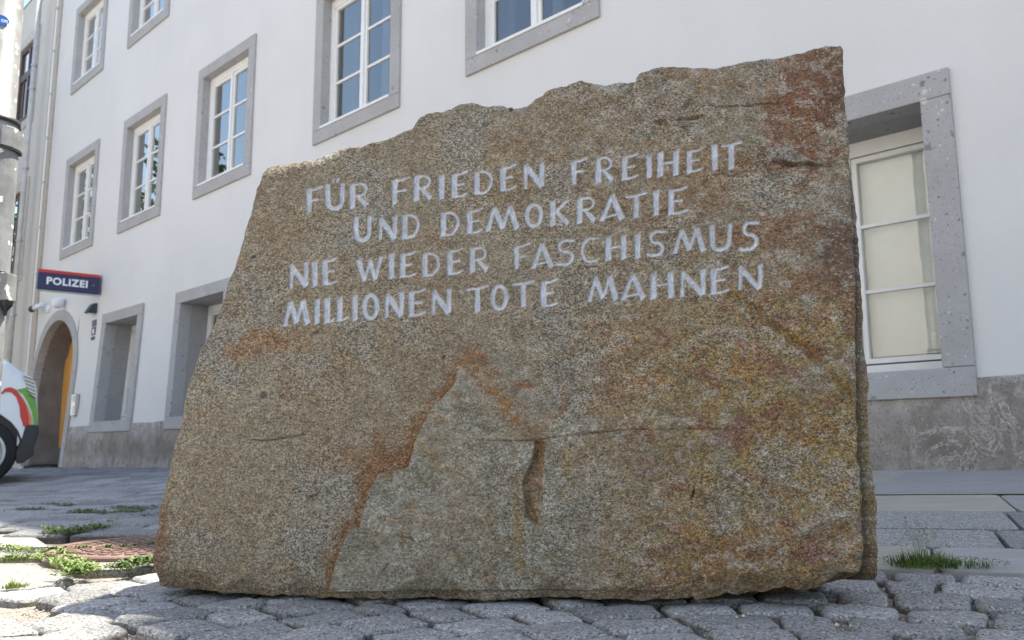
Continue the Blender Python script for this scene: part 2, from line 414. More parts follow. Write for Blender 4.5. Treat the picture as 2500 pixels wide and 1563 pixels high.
for i, (_, P) in enumerate(cands[:285]):
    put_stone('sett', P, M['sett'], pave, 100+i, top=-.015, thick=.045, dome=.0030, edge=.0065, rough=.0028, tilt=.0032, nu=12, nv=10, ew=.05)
print('setts', len(cands))

# --- long slabs and flagstones on the right
rows = [(2.20, 2.52, .52, 'flag'), (2.54, 2.86, .60, 'slab'), (2.885, 3.30, .55, 'slab'), (3.32, 3.86, .62, 'flag')]
k_ = 0
for b0, b1, ln, mt in rows:
    a = -.55+rng.random()*.3
    while a < 3.2:
        l_ = ln*rng.uniform(.8, 1.35)
        P = [(a*e1[0]+b0*e2[0], a*e1[1]+b0*e2[1]), ((a+l_)*e1[0]+b0*e2[0], (a+l_)*e1[1]+b0*e2[1]),
             ((a+l_)*e1[0]+b1*e2[0], (a+l_)*e1[1]+b1*e2[1]), (a*e1[0]+b1*e2[0], a*e1[1]+b1*e2[1])]
        s_, q_ = sq(P[2][0], P[2][1])
        if min(sq(p[0], p[1])[1] for p in P) > .1 and max(p[0] for p in P) > -.35:
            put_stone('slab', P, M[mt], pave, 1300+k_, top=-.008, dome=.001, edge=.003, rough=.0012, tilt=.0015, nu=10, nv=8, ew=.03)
        k_ += 1; a += l_+.012
# irregular flagstones with mortar joints up to the house
flags = []
b = 3.90
while b < 7.6:
    db = rng.uniform(.45, .7); a = -1.2+rng.random()*.5
    while a < 4.5:
        l_ = rng.uniform(.5, 1.0); sk = rng.uniform(-.12, .12)
        P = [(a+sk, b), (a+l_+sk*.6, b), (a+l_-sk, b+db-.03), (a-sk*.5, b+db-.03)]
        P = [(p[0]*e1[0]+p[1]*e2[0], p[0]*e1[1]+p[1]*e2[1]) for p in P]
        if min(sq(p[0], p[1])[1] for p in P) > .06 and P[0][0] > -.2 and inview(P[0][0], P[0][1], 500): flags.append(P)
        a += l_+.03
    b += db
mo = MB()
for i in range(24):
    for j in range(20):
        q4 = [(-1.2+.3*a_, 3.86+.2*b_) for a_, b_ in ((i, j), (i+1, j), (i+1, j+1), (i, j+1))]
        q4 = [(p[0]*e1[0]+p[1]*e2[0], p[0]*e1[1]+p[1]*e2[1]) for p in q4]
        if min(sq(p[0], p[1])[1] for p in q4) > 0 and q4[0][0] > -.25: mo.add([(p[0], p[1], float(gz(p[0], p[1]))-.004) for p in q4], [(0, 1, 2, 3)])
mo.build('mortar_bed', M['mortar'], pave)
for i, P in enumerate(flags):
    put_stone('flagstone', P, M['flag'], pave, 1500+i, top=.003, dome=.001, edge=.003, rough=.0008, nu=6, nv=6, tilt=.002)

# --- rows of pavers on the left going back to the house
pv = []
b = 1.96                                                      # distance rows, parallel to the picture of the street
y = 2.93
while y < 13.6:
    dy = rng.uniform(.15, .19) if y < 6 else rng.uniform(.2, .28); x = -7.5-rng.random()*.3
    sl_ = -.06
    while x < .3:
        l_ = rng.uniform(.2, .36)
        P = [(x, y+sl_*x), (x+l_, y+sl_*(x+l_)), (x+l_, y+dy-.012+sl_*(x+l_)), (x, y+dy-.012+sl_*x)]
        cx, cy = x+l_/2, y+dy/2+sl_*x
        if inview(cx, cy, 60) and min(sq(p[0], p[1])[1] for p in P) > .16 and cx < -.12*cy-.1 and math.hypot(cx+1.12, cy-2.66) > .36:
            pv.append((cy, P))
        x += l_+.012
    y += dy
pv.sort(key=lambda c: c[0]); print('pavers', len(pv))
for i, (_, P) in enumerate(pv[:295]):
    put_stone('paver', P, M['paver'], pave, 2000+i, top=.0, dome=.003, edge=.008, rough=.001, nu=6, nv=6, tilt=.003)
rest = MB()
for i, (_, P) in enumerate(pv[295:]):
    P = orient(P); rest.add([(p[0], p[1], float(gz(p[0], p[1]))+.001+.002*((i*7) % 3)) for p in P]+[(p[0], p[1], float(gz(p[0], p[1]))-.03) for p in P],
             [(0, 1, 2, 3), (0, 4, 5, 1), (1, 5, 6, 2), (2, 6, 7, 3), (3, 7, 4, 0)])
o = rest.build('distant_paver', M['paver'], pave); tag(o, kind='stuff')
at = o.data.attributes.new('tone', 'FLOAT', 'POINT'); at.data.foreach_set('value', np.repeat(np.random.RandomState(3).rand(len(rest.v)//8), 8).tolist())

# --- loose grit: small pebbles in the joints and under the stone
pm = MB()
def pebble(x, y, r_):
    z = float(gz(x, y))-.032+r_*.5; a0 = rng.random()*3
    P = [(x+r_*math.cos(a0+k*1.257)*rng.uniform(.7, 1.1), y+r_*math.sin(a0+k*1.257)*rng.uniform(.7, 1.1), z) for k in range(5)]+[(x, y, z+r_*.8), (x, y, z-r_)]
    pm.add(P, [(k, (k+1) % 5, 5) for k in range(5)]+[((k+1) % 5, k, 6) for k in range(5)])
for k in range(9000):
    x = rng.uniform(-1.0, 1.4); y = rng.uniform(1.25, 2.2); pebble(x, y, rng.uniform(.0012, .0035))
o = pm.build('grit', simple('pebble', (.36, .33, .29), .9, var=.4, scale=90)); tag(o, 'loose grey grit lying in the joints between the cobblestones', 'grit', kind='stuff')
pm = MB()
for (x, y, r_) in [(a_, b_, c_*.62) for a_, b_, c_ in [(.42, 1.58, .007), (.435, 1.6, .005), (.405, 1.57, .004), (.47, 1.59, .0045), (.30, 1.60, .006), (.33, 1.57, .004), (.56, 1.5, .007), (.58, 1.49, .005), (.25, 1.57, .003), (.36, 1.56, .003), (.5, 1.6, .004)]]:
    x_, y_ = x, y; z = float(gz(x, y))-.010
    base_n = len(pm.v); a0 = rng.random()*3
    P = [(x+r_*math.cos(a0+k*1.05)*rng.uniform(.8, 1.1), y+r_*math.sin(a0+k*1.05), z+.2*r_*rng.uniform(-1, 1)) for k in range(6)]+[(x, y, z+r_*.8), (x, y, z-r_)]
    pm.add(P, [(k, (k+1) % 6, 6) for k in range(6)]+[((k+1) % 6, k, 7) for k in range(6)])
o = pm.build('pale_pebbles', simple('pale_pebble', (.55, .48, .38), .8), smooth=True); tag(o, 'pale chips of stone lying under the right end of the memorial stone', 'pebbles', kind='stuff')

# --- manhole cover
mc = empty('manhole_cover', (-1.12, 2.66, float(gz(-1.12, 2.66))-.009)); tag(mc, 'round rusty iron manhole cover set in the paving left of the stone', 'manhole cover')
q = N('rusty_iron'); n = q.noise(14, 5); q.base(q.ramp(n, [(.3, (.12, .07, .058)), (.7, (.21, .135, .115))])); q.rough(.75); q.b.inputs['Metallic'].default_value = .0; q.bump(q.noise(90, 4), .5, .002); M['rust'] = q.m
MB().lathe([(.245, -.03), (.27, -.03), (.30, -.03), (.30, .008), (.296, .012), (.268, .012), (.265, .0), (.245, -.002)], 64).build('rim', M['rust'], mc, smooth=False)
MB().lathe([(.255, -.02), (.262, -.02), (.262, .006), (.255, .010), (.05, .010), (.01, .010)], 64).build('lid', M['rust'], mc)
b_ = MB()
for ring, n in ((.235, 40), (.195, 34), (.155, 26), (.115, 20), (.075, 13), (.035, 6)):
    for k in range(n):
        a = 2*math.pi*(k+.5*(ring*100 % 2))/n; cx, cy = ring*math.cos(a), ring*math.sin(a)
        def T(x, y, z, a=a, cx=cx, cy=cy): return (cx+x*math.cos(a)-y*math.sin(a), cy+x*math.sin(a)+y*math.cos(a), z)
        b_.box(-.012, .012, -.010, .010, .009, .0135, T)
o = b_.build('raised_pattern', M['rust'], mc)

# ================================================================== HOUSE
house = empty('police_house', FP(0, 0, 0)); tag(house, 'white plastered house with grey stone window surrounds and arched door behind the stone', 'house')
HM = Matrix.Translation(-FP(0, 0, 0))
def hb(mb, name, mat, parent, **kw):
    """build house mesh given in world coordinates under a parent that sits in world space"""
    pm_ = parent.matrix_world_stored if hasattr(parent, 'matrix_world_stored') else None
    off = wloc(parent); mb.v = [(p[0]-off[0], p[1]-off[1], p[2]-off[2]) for p in mb.v]
    return mb.build(name, mat, parent, **kw)
def wloc(o):
    v = Vector((0, 0, 0))
    while o is not None: v = v+Vector(o.location); o = o.parent
    return v

openings = []     # s0, s1, z0, z1
S1 = [11.52, 8.845, 6.175, 3.154, .567, -2.35]           # left edges of the first floor windows
for s in S1: openings.append((s-1.437+.0, s-.15, 3.90, 5.52))
S2 = [11.62, 8.95, 6.25, 3.2, .6, -2.3]
for s in S2: openings.append((s-1.437, s-.15, 7.14, 8.60))
GW = [(9.20, 1.57), (6.52, 1.57), (-1.97, 1.57)]
for s, w_ in GW: openings.append((s-w_+.165, s-.165, .72, 2.30))
AS, AR, AZ = 11.33, 1.00, 1.60                           # arch centre, radius, springing
SMIN, SMAX, HTOP = -4.4, 12.55, 9.78
bs = sorted(set([SMIN, SMAX, AS-AR, AS+AR]+[o[0] for o in openings]+[o[1] for o in openings]+[0, 2, 4, 7.2, 9.6]))
bz = sorted(set([.0, .68, AZ, AZ+AR+.02, 2.3, HTOP]+[o[2] for o in openings]+[o[3] for o in openings]))
wall = MB()
for i in range(len(bs)-1):
    for j in range(len(bz)-1):
        s0, s1, z0, z1 = bs[i], bs[i+1], bz[j], bz[j+1]; sm, zm = (s0+s1)/2, (z0+z1)/2
        if any(o[0] < sm < o[1] and o[2] < zm < o[3] for o in openings): continue
        if abs(sm-AS) < AR and zm < AZ+AR+.02: continue
        wall.quad(FP(s0, 0, z0-(.2 if j == 0 else 0)), FP(s0, 0, z1), FP(s1, 0, z1), FP(s1, 0, z0-(.2 if j == 0 else 0)))
na = 28
for k in range(na):
    a0, a1 = math.pi*k/na, math.pi*(k+1)/na
    p0, p1 = (AS+AR*math.cos(a0), AZ+AR*math.sin(a0)), (AS+AR*math.cos(a1), AZ+AR*math.sin(a1))
    wall.quad(FP(p0[0], 0, p0[1]), FP(p0[0], 0, AZ+AR+.02), FP(p1[0], 0, AZ+AR+.02), FP(p1[0], 0, p1[1]))
# sides and back of the house
for (a, b_2) in (((SMIN, 0), (SMIN, -9)), ((SMAX, -9), (SMAX, 0)), ((SMIN, -9), (SMAX, -9))):
    wall.quad(FP(a[0], a[1], -.2, False), FP(b_2[0], b_2[1], -.2, False), FP(b_2[0], b_2[1], HTOP, False), FP(a[0], a[1], HTOP, False))
hb(wall, 'wall', M['plaster'], house)
rf = MB(); e_ = .02
rf.add([FP(SMIN, e_, HTOP), FP(SMAX, e_, HTOP), FP(SMAX, -4.5, HTOP+3.0), FP(SMIN, -4.5, HTOP+3.0), FP(SMIN, -9.2, HTOP), FP(SMAX, -9.2, HTOP)],
       [(0, 1, 2, 3), (3, 2, 5, 4), (0, 3, 4), (1, 5, 2), (0, 4, 5, 1)])
hb(rf, 'roof', M['rooftile'], house)
# plinth: slightly proud, with an uneven upper edge, interrupted by the door and the ground floor windows
def plinth_run(s0, s1, top):
    mb = MB(); n = max(3, int((s1-s0)/.05)); pv_ = []
    for k in range(n+1):
        s = s0+(s1-s0)*k/n; t = top+.012*float(fbm(s*3, 0, 0, 4, 5)); z0 = .122-.0121*s-.06
        pv_ += [FP(s, .030+.006*float(vnoise(s*2, 7)), z0), FP(s, .022+.005*float(vnoise(s*3, 3)), (z0+t)/2), FP(s, .016, t-.012), FP(s, .006, t), FP(s, -.02, t)]
    mb.add(pv_, [(5*k+j, 5*k+5+j, 5*k+6+j, 5*k+1+j) for k in range(n) for j in range(4)])
    return mb
for s0, s1 in ((SMIN, 10.14),):
    o = hb(plinth_run(s0, s1, .665), 'plinth', M['plinth'], house, smooth=True)

def surround(parent, s1, s0, z0, z1, w_, out, mat, ins, lintel_over=True):
    """four separate dressed stones round an opening, outer edges s0..s1, z0..z1; ins = depth of the reveal"""
    def piece(a, b, c, d, nm='surround'):
        mb = MB(); mb.box(a, b, -ins, out, c, d, T_); o = hb(mb, nm, mat, parent, bevel=.006, fix=True); return o
    piece(s0, s1, z1-w_, z1); piece(s0, s1, z0, z0+w_)
    piece(s1-w_, s1, z0+w_+.002, z1-w_-.002); piece(s0, s0+w_, z0+w_+.002, z1-w_-.002)

def frame_ring(mb, x0, x1, z0, z1, e, A0, A1):
    # one welded rectangular frame
    P = []
    for q_ in (A0, A1):
        P += [FP(x0, q_, z0), FP(x1, q_, z0), FP(x1, q_, z1), FP(x0, q_, z1), FP(x0+e, q_, z0+e), FP(x1-e, q_, z0+e), FP(x1-e, q_, z1-e), FP(x0+e, q_, z1-e)]
    F = []
    for k in range(4):
        j = (k+1) % 4
        F += [(k, j, 4+j, 4+k), (8+k, 12+k, 12+j, 8+j), (k, 8+k, 8+j, j), (4+k, 4+j, 12+j, 12+k)]
    mb.add(P, F); return mb
def tall_window(s1, z0, z1, kind=0):
    w_ = 1.587; s0 = s1-w_; sw = .155
    fm = MB(); a, b = s0+sw-.0, s1-sw+.0; c, d = z0+sw, z1-sw     # inner opening
    q0, q1 = -.15, -.085                                       # timber frame set back
    F_ = .125; cm = (a+b)/2
    fm.box(a, b, q0, q1, c, c+.075, T_); fm.box(a, b, q0, q1, d-F_*.8, d, T_)
    fm.box(a, a+.07, q0, q1, c+.075, d-F_*.8, T_); fm.box(b-.07, b, q0, q1, c+.075, d-F_*.8, T_)
    fm.box(cm-.022, cm+.022, q0, q1+.008, c+.075, d-F_*.8, T_)
    win = hb(fm, 'window', M['white'], house, bevel=.004, fix=True)
    gz0, gz1 = c+.075, d-F_*.8
    e = .036
    for (x0, x1) in ((a+.072, cm-.024), (cm+.024, b-.072)):
        ca = MB(); A0, A1 = q0+.006, q1-.012
        frame_ring(ca, x0, x1, gz0+.002, gz1-.002, e, A0, A1); cs_ = hb(ca, 'casement', M['white'], win)
        gh = (gz1-gz0-2*e)/3; Z0 = gz0+e
        for t in (1, 2):
            ba = MB(); ba.box(x0+e, x1-e, q0+.02, q1-.02, Z0+gh*t-.013, Z0+gh*t+.013, T_); hb(ba, 'glazing_bar', M['white'], win)
        for t in range(3):
            mb = MB(); z_0 = Z0+gh*t+.013*(t > 0); z_1 = Z0+gh*(t+1)-.013*(t < 2)
            mb.quad(FP(x0+e-.004, q0+.03, z_0-.004), FP(x0+e-.004, q0+.03, z_1+.004), FP(x1-e+.004, q0+.03, z_1+.004), FP(x1-e+.004, q0+.03, z_0-.004))
            hb(mb, 'pane', M['glass'], win)
    si = MB(); si.box(a+.004, b-.004, -.084, .038, c+.002, c+.030, T_)
    hb(si, 'sill', M['white'], win)
    surround(win, s1, s0, z0, z1, sw, .03, M['surround'], .20)
    # raised inner fillet of the stone surround
    # inner window behind: pale reveal, inner casements and a dim room
    rv = MB()
    for x0, x1, z_0, z_1 in ((a, a+.012, c, d), (b-.012, b, c, d), (a, b, d-.012, d), (a, b, c, c+.012)):
        rv.box(x0, x1, -.42, -.16, z_0, z_1, T_)
    rv.box(a+.012, a+.07, -.44, -.40, c+.012, d-.012, T_); rv.box(b-.07, b-.012, -.44, -.40, c+.012, d-.012, T_); rv.box(cm-.06, cm+.06, -.44, -.40, c+.012, d-.012, T_)
    hb(rv, 'inner_frame', M['room_light'], win)
    rm = MB()
    rm.quad(FP(a-.5, -2.2, c-.5), FP(b+.5, -2.2, c-.5), FP(b+.5, -2.2, d+.5), FP(a-.5, -2.2, d+.5))
    for pa, pb in (((a-.5, c-.5), (a-.5, d+.5)), ((b+.5, c-.5), (b+.5, d+.5)), ((a-.5, c-.5), (b+.5, c-.5)), ((a-.5, d+.5), (b+.5, d+.5))):
        rm.quad(FP(pa[0], -2.2, pa[1]), FP(pb[0], -2.2, pb[1]), FP(pb[0], -.45, pb[1]), FP(pa[0], -.45, pa[1]))
    rm.box(a-.5, a, -.46, -.45, c-.5, d+.5, T_); rm.box(b, b+.5, -.46, -.45, c-.5, d+.5, T_); rm.box(a, b, -.46, -.45, d, d+.5, T_); rm.box(a, b, -.46, -.45, c-.5, c, T_)
    hb(rm, 'room', M['roomwall'], win)
    return win
for s in S1: tall_window(s, 3.75, 5.67)
for s in S2: tall_window(s, 6.99, 8.75)

def ground_window(s1, w_, z0=.555, z1=2.465):
    s0 = s1-w_; sw = .165; a, b, c, d = s0+sw, s1-sw, z0+sw, z1-sw; D = .38
    fm = MB(); q0, q1 = -D-.07, -D; hz = d-.10; lz = c+.085; cm = (a+b)/2
    fm.box(a, b, q0, q1, hz, d, T_)                                            # head panel
    fm.box(a, b, q0, q1-.004, c, lz-.006, T_)                                   # bottom panel
    fm.box(a, a+.035, q0, q1, lz, hz-.002, T_); fm.box(b-.035, b, q0, q1, lz, hz-.002, T_)
    fm.box(cm-.034, cm+.034, q0, q1+.004, lz, hz-.002, T_)
    win = hb(fm, 'window', M['white'], house, bevel=.004, fix=True)
    xx = ((a+.036, cm-.036), (cm+.036, b-.036)); e = .034
    G0, G1 = lz+.004+e, hz-.006-e; gh = (G1-G0)/3
    for x0, x1 in xx:
        ca = MB(); frame_ring(ca, x0, x1, lz+.004, hz-.006, e, q0+.006, q1-.01); hb(ca, 'casement', M['white'], win, bevel=.003, fix=True)
        for t in (1, 2):
            ba = MB(); ba.box(x0+e, x1-e, q0+.015, q1-.018, G0+gh*t-.011, G0+gh*t+.011, T_); hb(ba, 'glazing_bar', M['white'], win)
        for t in range(3):
            mb = MB(); z_0 = G0+gh*t+.011*(t > 0); z_1 = G0+gh*(t+1)-.011*(t < 2)
            mb.quad(FP(x0+e-.004, q0+.03, z_0-.004), FP(x0+e-.004, q0+.03, z_1+.004), FP(x1-e+.004, q0+.03, z_1+.004), FP(x1-e+.004, q0+.03, z_0-.004))
            hb(mb, 'pane', M['glass_pale'], win)
    bl = MB(); bl.box(a+.02, b-.02, q0-.045, q0-.035, G0+.018, d, T_); hb(bl, 'blind', M['blind'], win)
    bk = MB(); bk.box(a-.02, b+.02, q0-.35, q0-.34, c-.1, d+.1, T_); hb(bk, 'room', M['roomwall'], win)
    # reveal lining
    rv = MB(); Q = -.14
    rv.box(b+.001, b+.10, q0, Q, c-.02, d+.02, T_); rv.box(a-.10, a-.001, q0, Q, c-.02, d+.02, T_)
    rv.box(a-.1, b+.1, q0, Q, d+.001, d+.10, T_); rv.box(a-.1, b+.1, q0, Q, c-.1, c-.001, T_)
    hb(rv, 'reveal', M['reveal'], win)
    surround(win, s1, s0, z0, z1, sw, .035, M['surround'], .14)
    # the projecting sill stone
    return win
for s, w_ in GW: ground_window(s, w_)

# --- arched doorway: stone ring in pieces, deep plastered reveal, orange wooden door
door = MB(); DQ = -.47
sg = 26
pts_ = [(AS+AR, 0.02)]+[(AS+AR*math.cos(math.pi*k/sg), AZ+AR*math.sin(math.pi*k/sg)) for k in range(sg+1)]+[(AS-AR, 0.02)]
door.add([FP(p[0], DQ, p[1], False) for p in pts_], [tuple(range(len(pts_)))])
dr_ = hb(door, 'door', M['orange'], house)
pl = MB(); pl.box(AS-AR, AS+AR, DQ+.001, DQ+.02, .05, .32, lambda s, q, z: FP(s, q, z, False)); hb(pl, 'kick_plate', M['steel'], dr_)
for k in range(9):
    bx_ = AS-AR+.02+k*.22; mb = MB(); hgt = AZ+math.sqrt(max(0, AR*AR-(bx_+.1-AS)**2))-.06
    mb.box(bx_, bx_+.21, DQ+.002, DQ+.014, .33, hgt, lambda s, q, z: FP(s, q, z, False)); hb(mb, 'plank', M['orange'], dr_)
rv = MB(); Pf = [FP(p[0], -.10, p[1]) for p in pts_]; Pb = [FP(p[0], DQ-.02, p[1], False) for p in pts_]
n_ = len(pts_); rv.add(Pf+Pb, [(k, k+1, n_+k+1, n_+k) for k in range(n_-1)])
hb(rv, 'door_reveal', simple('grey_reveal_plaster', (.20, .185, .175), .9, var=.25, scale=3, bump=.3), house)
segs = []
for sgn in (1, -1):
    segs.append([(AS+sgn*AR, 0.0), (AS+sgn*(AR+.18), 0.0), (AS+sgn*(AR+.18), .78), (AS+sgn*AR, .78)])
    segs.append([(AS+sgn*AR, .784), (AS+sgn*(AR+.18), .784), (AS+sgn*(AR+.18), AZ-.002), (AS+sgn*AR, AZ-.002)])
def extr(mb, poly, q0, q1):
    n = len(poly); mb.add([FP(p[0], q1, p[1]) for p in poly]+[FP(p[0], q0, p[1]) for p in poly], [tuple(range(n)), tuple(range(2*n-1, n-1, -1))]+[(k, n+k, n+(k+1) % n, (k+1) % n) for k in range(n)])
    return mb
for p in segs: hb(extr(MB(), p, -.12, .03), 'door_surround', M['surround'], house, fix=True)
for k in range(5):
    a0, a1 = math.pi*k/5+.004, math.pi*(k+1)/5-.004; nn = 7
    po = [(AS+(AR+.18)*math.cos(a0+(a1-a0)*j/nn), AZ+(AR+.18)*math.sin(a0+(a1-a0)*j/nn)) for j in range(nn+1)]
    pi_ = [(AS+AR*math.cos(a0+(a1-a0)*j/nn), AZ+AR*math.sin(a0+(a1-a0)*j/nn)) for j in range(nn, -1, -1)]
    hb(extr(MB(), po+pi_, -.12, .03), 'door_surround', M['surround'], house, fix=True)

# --- neighbouring houses
nb = empty('neighbour_house', FP(12.55, 0, 0)); tag(nb, 'off-white house with brown wooden windows beyond the drainpipe at far left', 'house')
mb = MB(); NW = [(13.87+.0, 15.35, 7.12, 9.31), (13.75, 15.25, 3.70, 5.88), (16.8, 18.2, 7.12, 9.31), (16.8, 18.2, 3.70, 5.88)]
op2 = [(a+.15, b-.15, c+.22, d-.2) for a, b, c, d in NW]
b_s = sorted(set([12.95, 22]+[o[0] for o in op2]+[o[1] for o in op2])); b_z = sorted(set([-.3, 10.2]+[o[2] for o in op2]+[o[3] for o in op2]))
for i in range(len(b_s)-1):
    for j in range(len(b_z)-1):
        sm, zm = (b_s[i]+b_s[i+1])/2, (b_z[j]+b_z[j+1])/2
        if any(o[0] < sm < o[1] and o[2] < zm < o[3] for o in op2): continue
        mb.quad(FP(b_s[i], 0, b_z[j], False), FP(b_s[i], 0, b_z[j+1], False), FP(b_s[i+1], 0, b_z[j+1], False), FP(b_s[i+1], 0, b_z[j], False))
mb.quad(FP(22, 0, -.3), FP(22, -9, -.3), FP(22, -9, 10.2), FP(22, 0, 10.2)); mb.quad(FP(12.56, -.1, 9.4), FP(12.56, -9, 9.4), FP(12.56, -9, 10.2), FP(12.56, -.1, 10.2))
hb(mb, 'wall', M['plaster2'], nb)
mb = MB(); mb.box(12.555, 12.95, -.1, .025, -.1, 10.2, lambda s, q, z: FP(s, q, z, False)); hb(mb, 'corner_strip', M['beige'], nb)
mb = MB(); mb.add([FP(12.55, .02, 10.2), FP(22, .02, 10.2), FP(22, -4.5, 13), FP(12.55, -4.5, 13), FP(12.55, -9, 10.2), FP(22, -9, 10.2)], [(0, 1, 2, 3), (3, 2, 5, 4), (0, 3, 4), (1, 5, 2), (0, 4, 5, 1)])
hb(mb, 'roof', M['rooftile'], nb)
TF = lambda s, q, z: FP(s, q, z, False)
for (a, b, c, d), (oa, ob, oc, od) in zip(NW, op2):
    fm = MB(); cm = (oa+ob)/2; tz = oc+(od-oc)*.62
    for bx in ((oa, ob, oc, oc+.08), (oa, ob, od-.09, od), (oa, oa+.08, oc+.08, od-.09), (ob-.08, ob, oc+.08, od-.09), (oa+.08, ob-.08, tz-.08, tz+.08), (cm-.05, cm+.05, oc+.08, tz-.08), (cm-.05, cm+.05, tz+.08, od-.09)):
        fm.box(bx[0], bx[1], -.07, -.015, bx[2], bx[3], TF)
    for x0 in (oa+.08+(cm-.05-oa-.08)/2, cm+.05+(ob-.08-cm-.05)/2):
        fm.box(x0-.012, x0+.012, -.06, -.025, oc+.08, tz-.08, TF)
    win = hb(fm, 'window', M['brownwood'], nb)
    for (x0, x1) in ((oa+.08, cm-.05), (cm+.05, ob-.08)):
        for (z_0, z_1) in ((oc+.08, tz-.08), (tz+.08, od-.09)):
            mb = MB(); mb.quad(FP(x0, -.045, z_0, False), FP(x0, -.045, z_1, False), FP(x1, -.045, z_1, False), FP(x1, -.045, z_0, False)); hb(mb, 'pane', M['glass'], win)
    for (x0, x1, z_0, z_1) in ((a, b, d-.2, d), (a, b, c, c+.22), (a, a+.15, c+.222, d-.202), (b-.15, b, c+.222, d-.202)):
        mb = MB(); mb.box(x0, x1, -.17, .03, z_0, z_1, TF); hb(mb, 'surround', M['beigestone'], win)
    mb = MB(); mb.box(oa, ob, -.014, .05, oc-.03, oc+.015, TF); hb(mb, 'sill', M['brownwood'], win)
    mb = MB(); mb.box(oa-.3, ob+.3, -1.6, -1.5, oc-.3, od+.3, TF); hb(mb, 'room', simple('dark_room', (.03, .03, .03), .9), win)

nb2 = empty('tall_house', FP(-4.4, 0, 0)); tag(nb2, 'taller white house joining the police house on the right', 'house')
mb = MB(); mb.box(-16, -4.405, -9, 0, -.2, 10.85, TF); hb(mb, 'wall', M['plaster'], nb2, fix=True)
mb = MB(); mb.add([FP(-16, .02, 10.85), FP(-4.405, .02, 10.85), FP(-4.405, -4.5, 13.6), FP(-16, -4.5, 13.6), FP(-16, -9, 10.85), FP(-4.405, -9, 10.85)], [(0, 1, 2, 3), (3, 2, 5, 4), (0, 3, 4), (1, 5, 2), (0, 4, 5, 1)])
hb(mb, 'roof', M['rooftile'], nb2)

# houses across the street, behind the camera: they throw sunlight back and show in the panes
def street_house(s0, s1, q, h, mat, label):
    t = empty('street_house', FP((s0+s1)/2, q, 0)); tag(t, label, 'house', 'houses across the street')
    mb = MB(); mb.box(s0, s1, q, q+8, -.3, h, TF); hb(mb, 'wall', mat, t, fix=True)
    mb = MB(); mb.add([FP(s0, q-.3, h+.01), FP(s1, q-.3, h+.01), FP(s1, q+4, h+3), FP(s0, q+4, h+3), FP(s0, q+8.3, h+.01), FP(s1, q+8.3, h+.01)], [(0, 1, 2, 3), (3, 2, 5, 4), (0, 3, 4), (1, 5, 2), (0, 4, 5, 1)])
    hb(mb, 'roof', M['rooftile'], t)
    n = int((s1-s0)/2.6)
    for f in range(3):
        for k in range(n):
            c = s0+(k+.5)*(s1-s0)/n; z0 = .9+f*3.1
            if z0+1.6 > h: continue
            fr = MB(); fr.box(c-.6, c+.6, q-.04, q-.001, z0, z0+1.7, TF); o = hb(fr, 'window', M['white'], t)
            pn = MB(); pn.box(c-.5, c+.5, q-.045, q-.041, z0+.1, z0+1.6, TF); hb(pn, 'pane', simple_dark, o)
simple_dark = simple('dark_pane', (.03, .035, .045), .08)
street_house(-14, -5.5, 13.2, 8.2, M['plaster'], 'lower white house across the street behind the camera')
street_house(-5.4, 4.2, 13.0, 9.0, M['plaster'], 'white house across the street behind the camera')
street_house(4.3, 13.5, 13.1, 7.6, M['plaster2'], 'cream house across the street behind the camera')
street_house(30.0, 42.0, 13.6, 8.0, M['plaster3'], 'ochre house further up the street beyond the trees')

# --- trees further up the street (seen mirrored in the windows)
leafm = simple('tree_leaf', (.055, .095, .02), .7, var=.4, scale=3)
def tree(x, y, h, label, seed):
    rr = random.Random(seed); t = empty('street_tree', (x, y, 0)); tag(t, label, 'tree', 'trees up the street')
    mb = MB(); mb.tube([(0, 0, -.1), (.05, 0, h*.3), (-.05, .1, h*.6), (0, 0, h*.85)], [.2, .16, .1, .04])
    for k in range(7):
        a = k*.9+rr.random(); z = h*(.3+.07*k); L = h*.26
        mb.tube([(0, 0, z), (math.cos(a)*L*.5, math.sin(a)*L*.5, z+L*.35), (math.cos(a)*L, math.sin(a)*L, z+L*.5)], [.07, .045, .02], 6)
    mb.build('trunk', simple('bark%d' % seed, (.09, .07, .05), .9), t, smooth=True)
    cl = MB()
    for k in range(46):
        a = rr.random()*6.28; rad = h*.27*math.sqrt(rr.random()); z = h*(.42+.55*rr.random()); c = Vector((rad*math.cos(a), rad*math.sin(a), z)); cr = rr.uniform(.5, 1.0)
        for j in range(60):
            d = Vector((rr.gauss(0, 1), rr.gauss(0, 1), rr.gauss(0, .8))).normalized()*cr*rr.random()**.4; p = c+d
            u_ = Vector((rr.gauss(0, 1), rr.gauss(0, 1), rr.gauss(0, 1))).normalized(); v_ = u_.orthogonal().normalized(); sz = rr.uniform(.07, .14)
            cl.add([p+u_*sz, p+v_*sz*.6, p-u_*sz, p-v_*sz*.6], [(0, 1, 2, 3)])
    cl.build('crown', leafm, t)
tree(-13.5, 15.2, 8.0, 'leafy street tree nearest the police house, mirrored in its windows', 3)
tree(-19.0, 20.5, 9.5, 'leafy street tree farther up the street', 5)

# --- small things on the house front
def mounted(name, s, z, q=.0): return empty(name, FP(s, q, z))
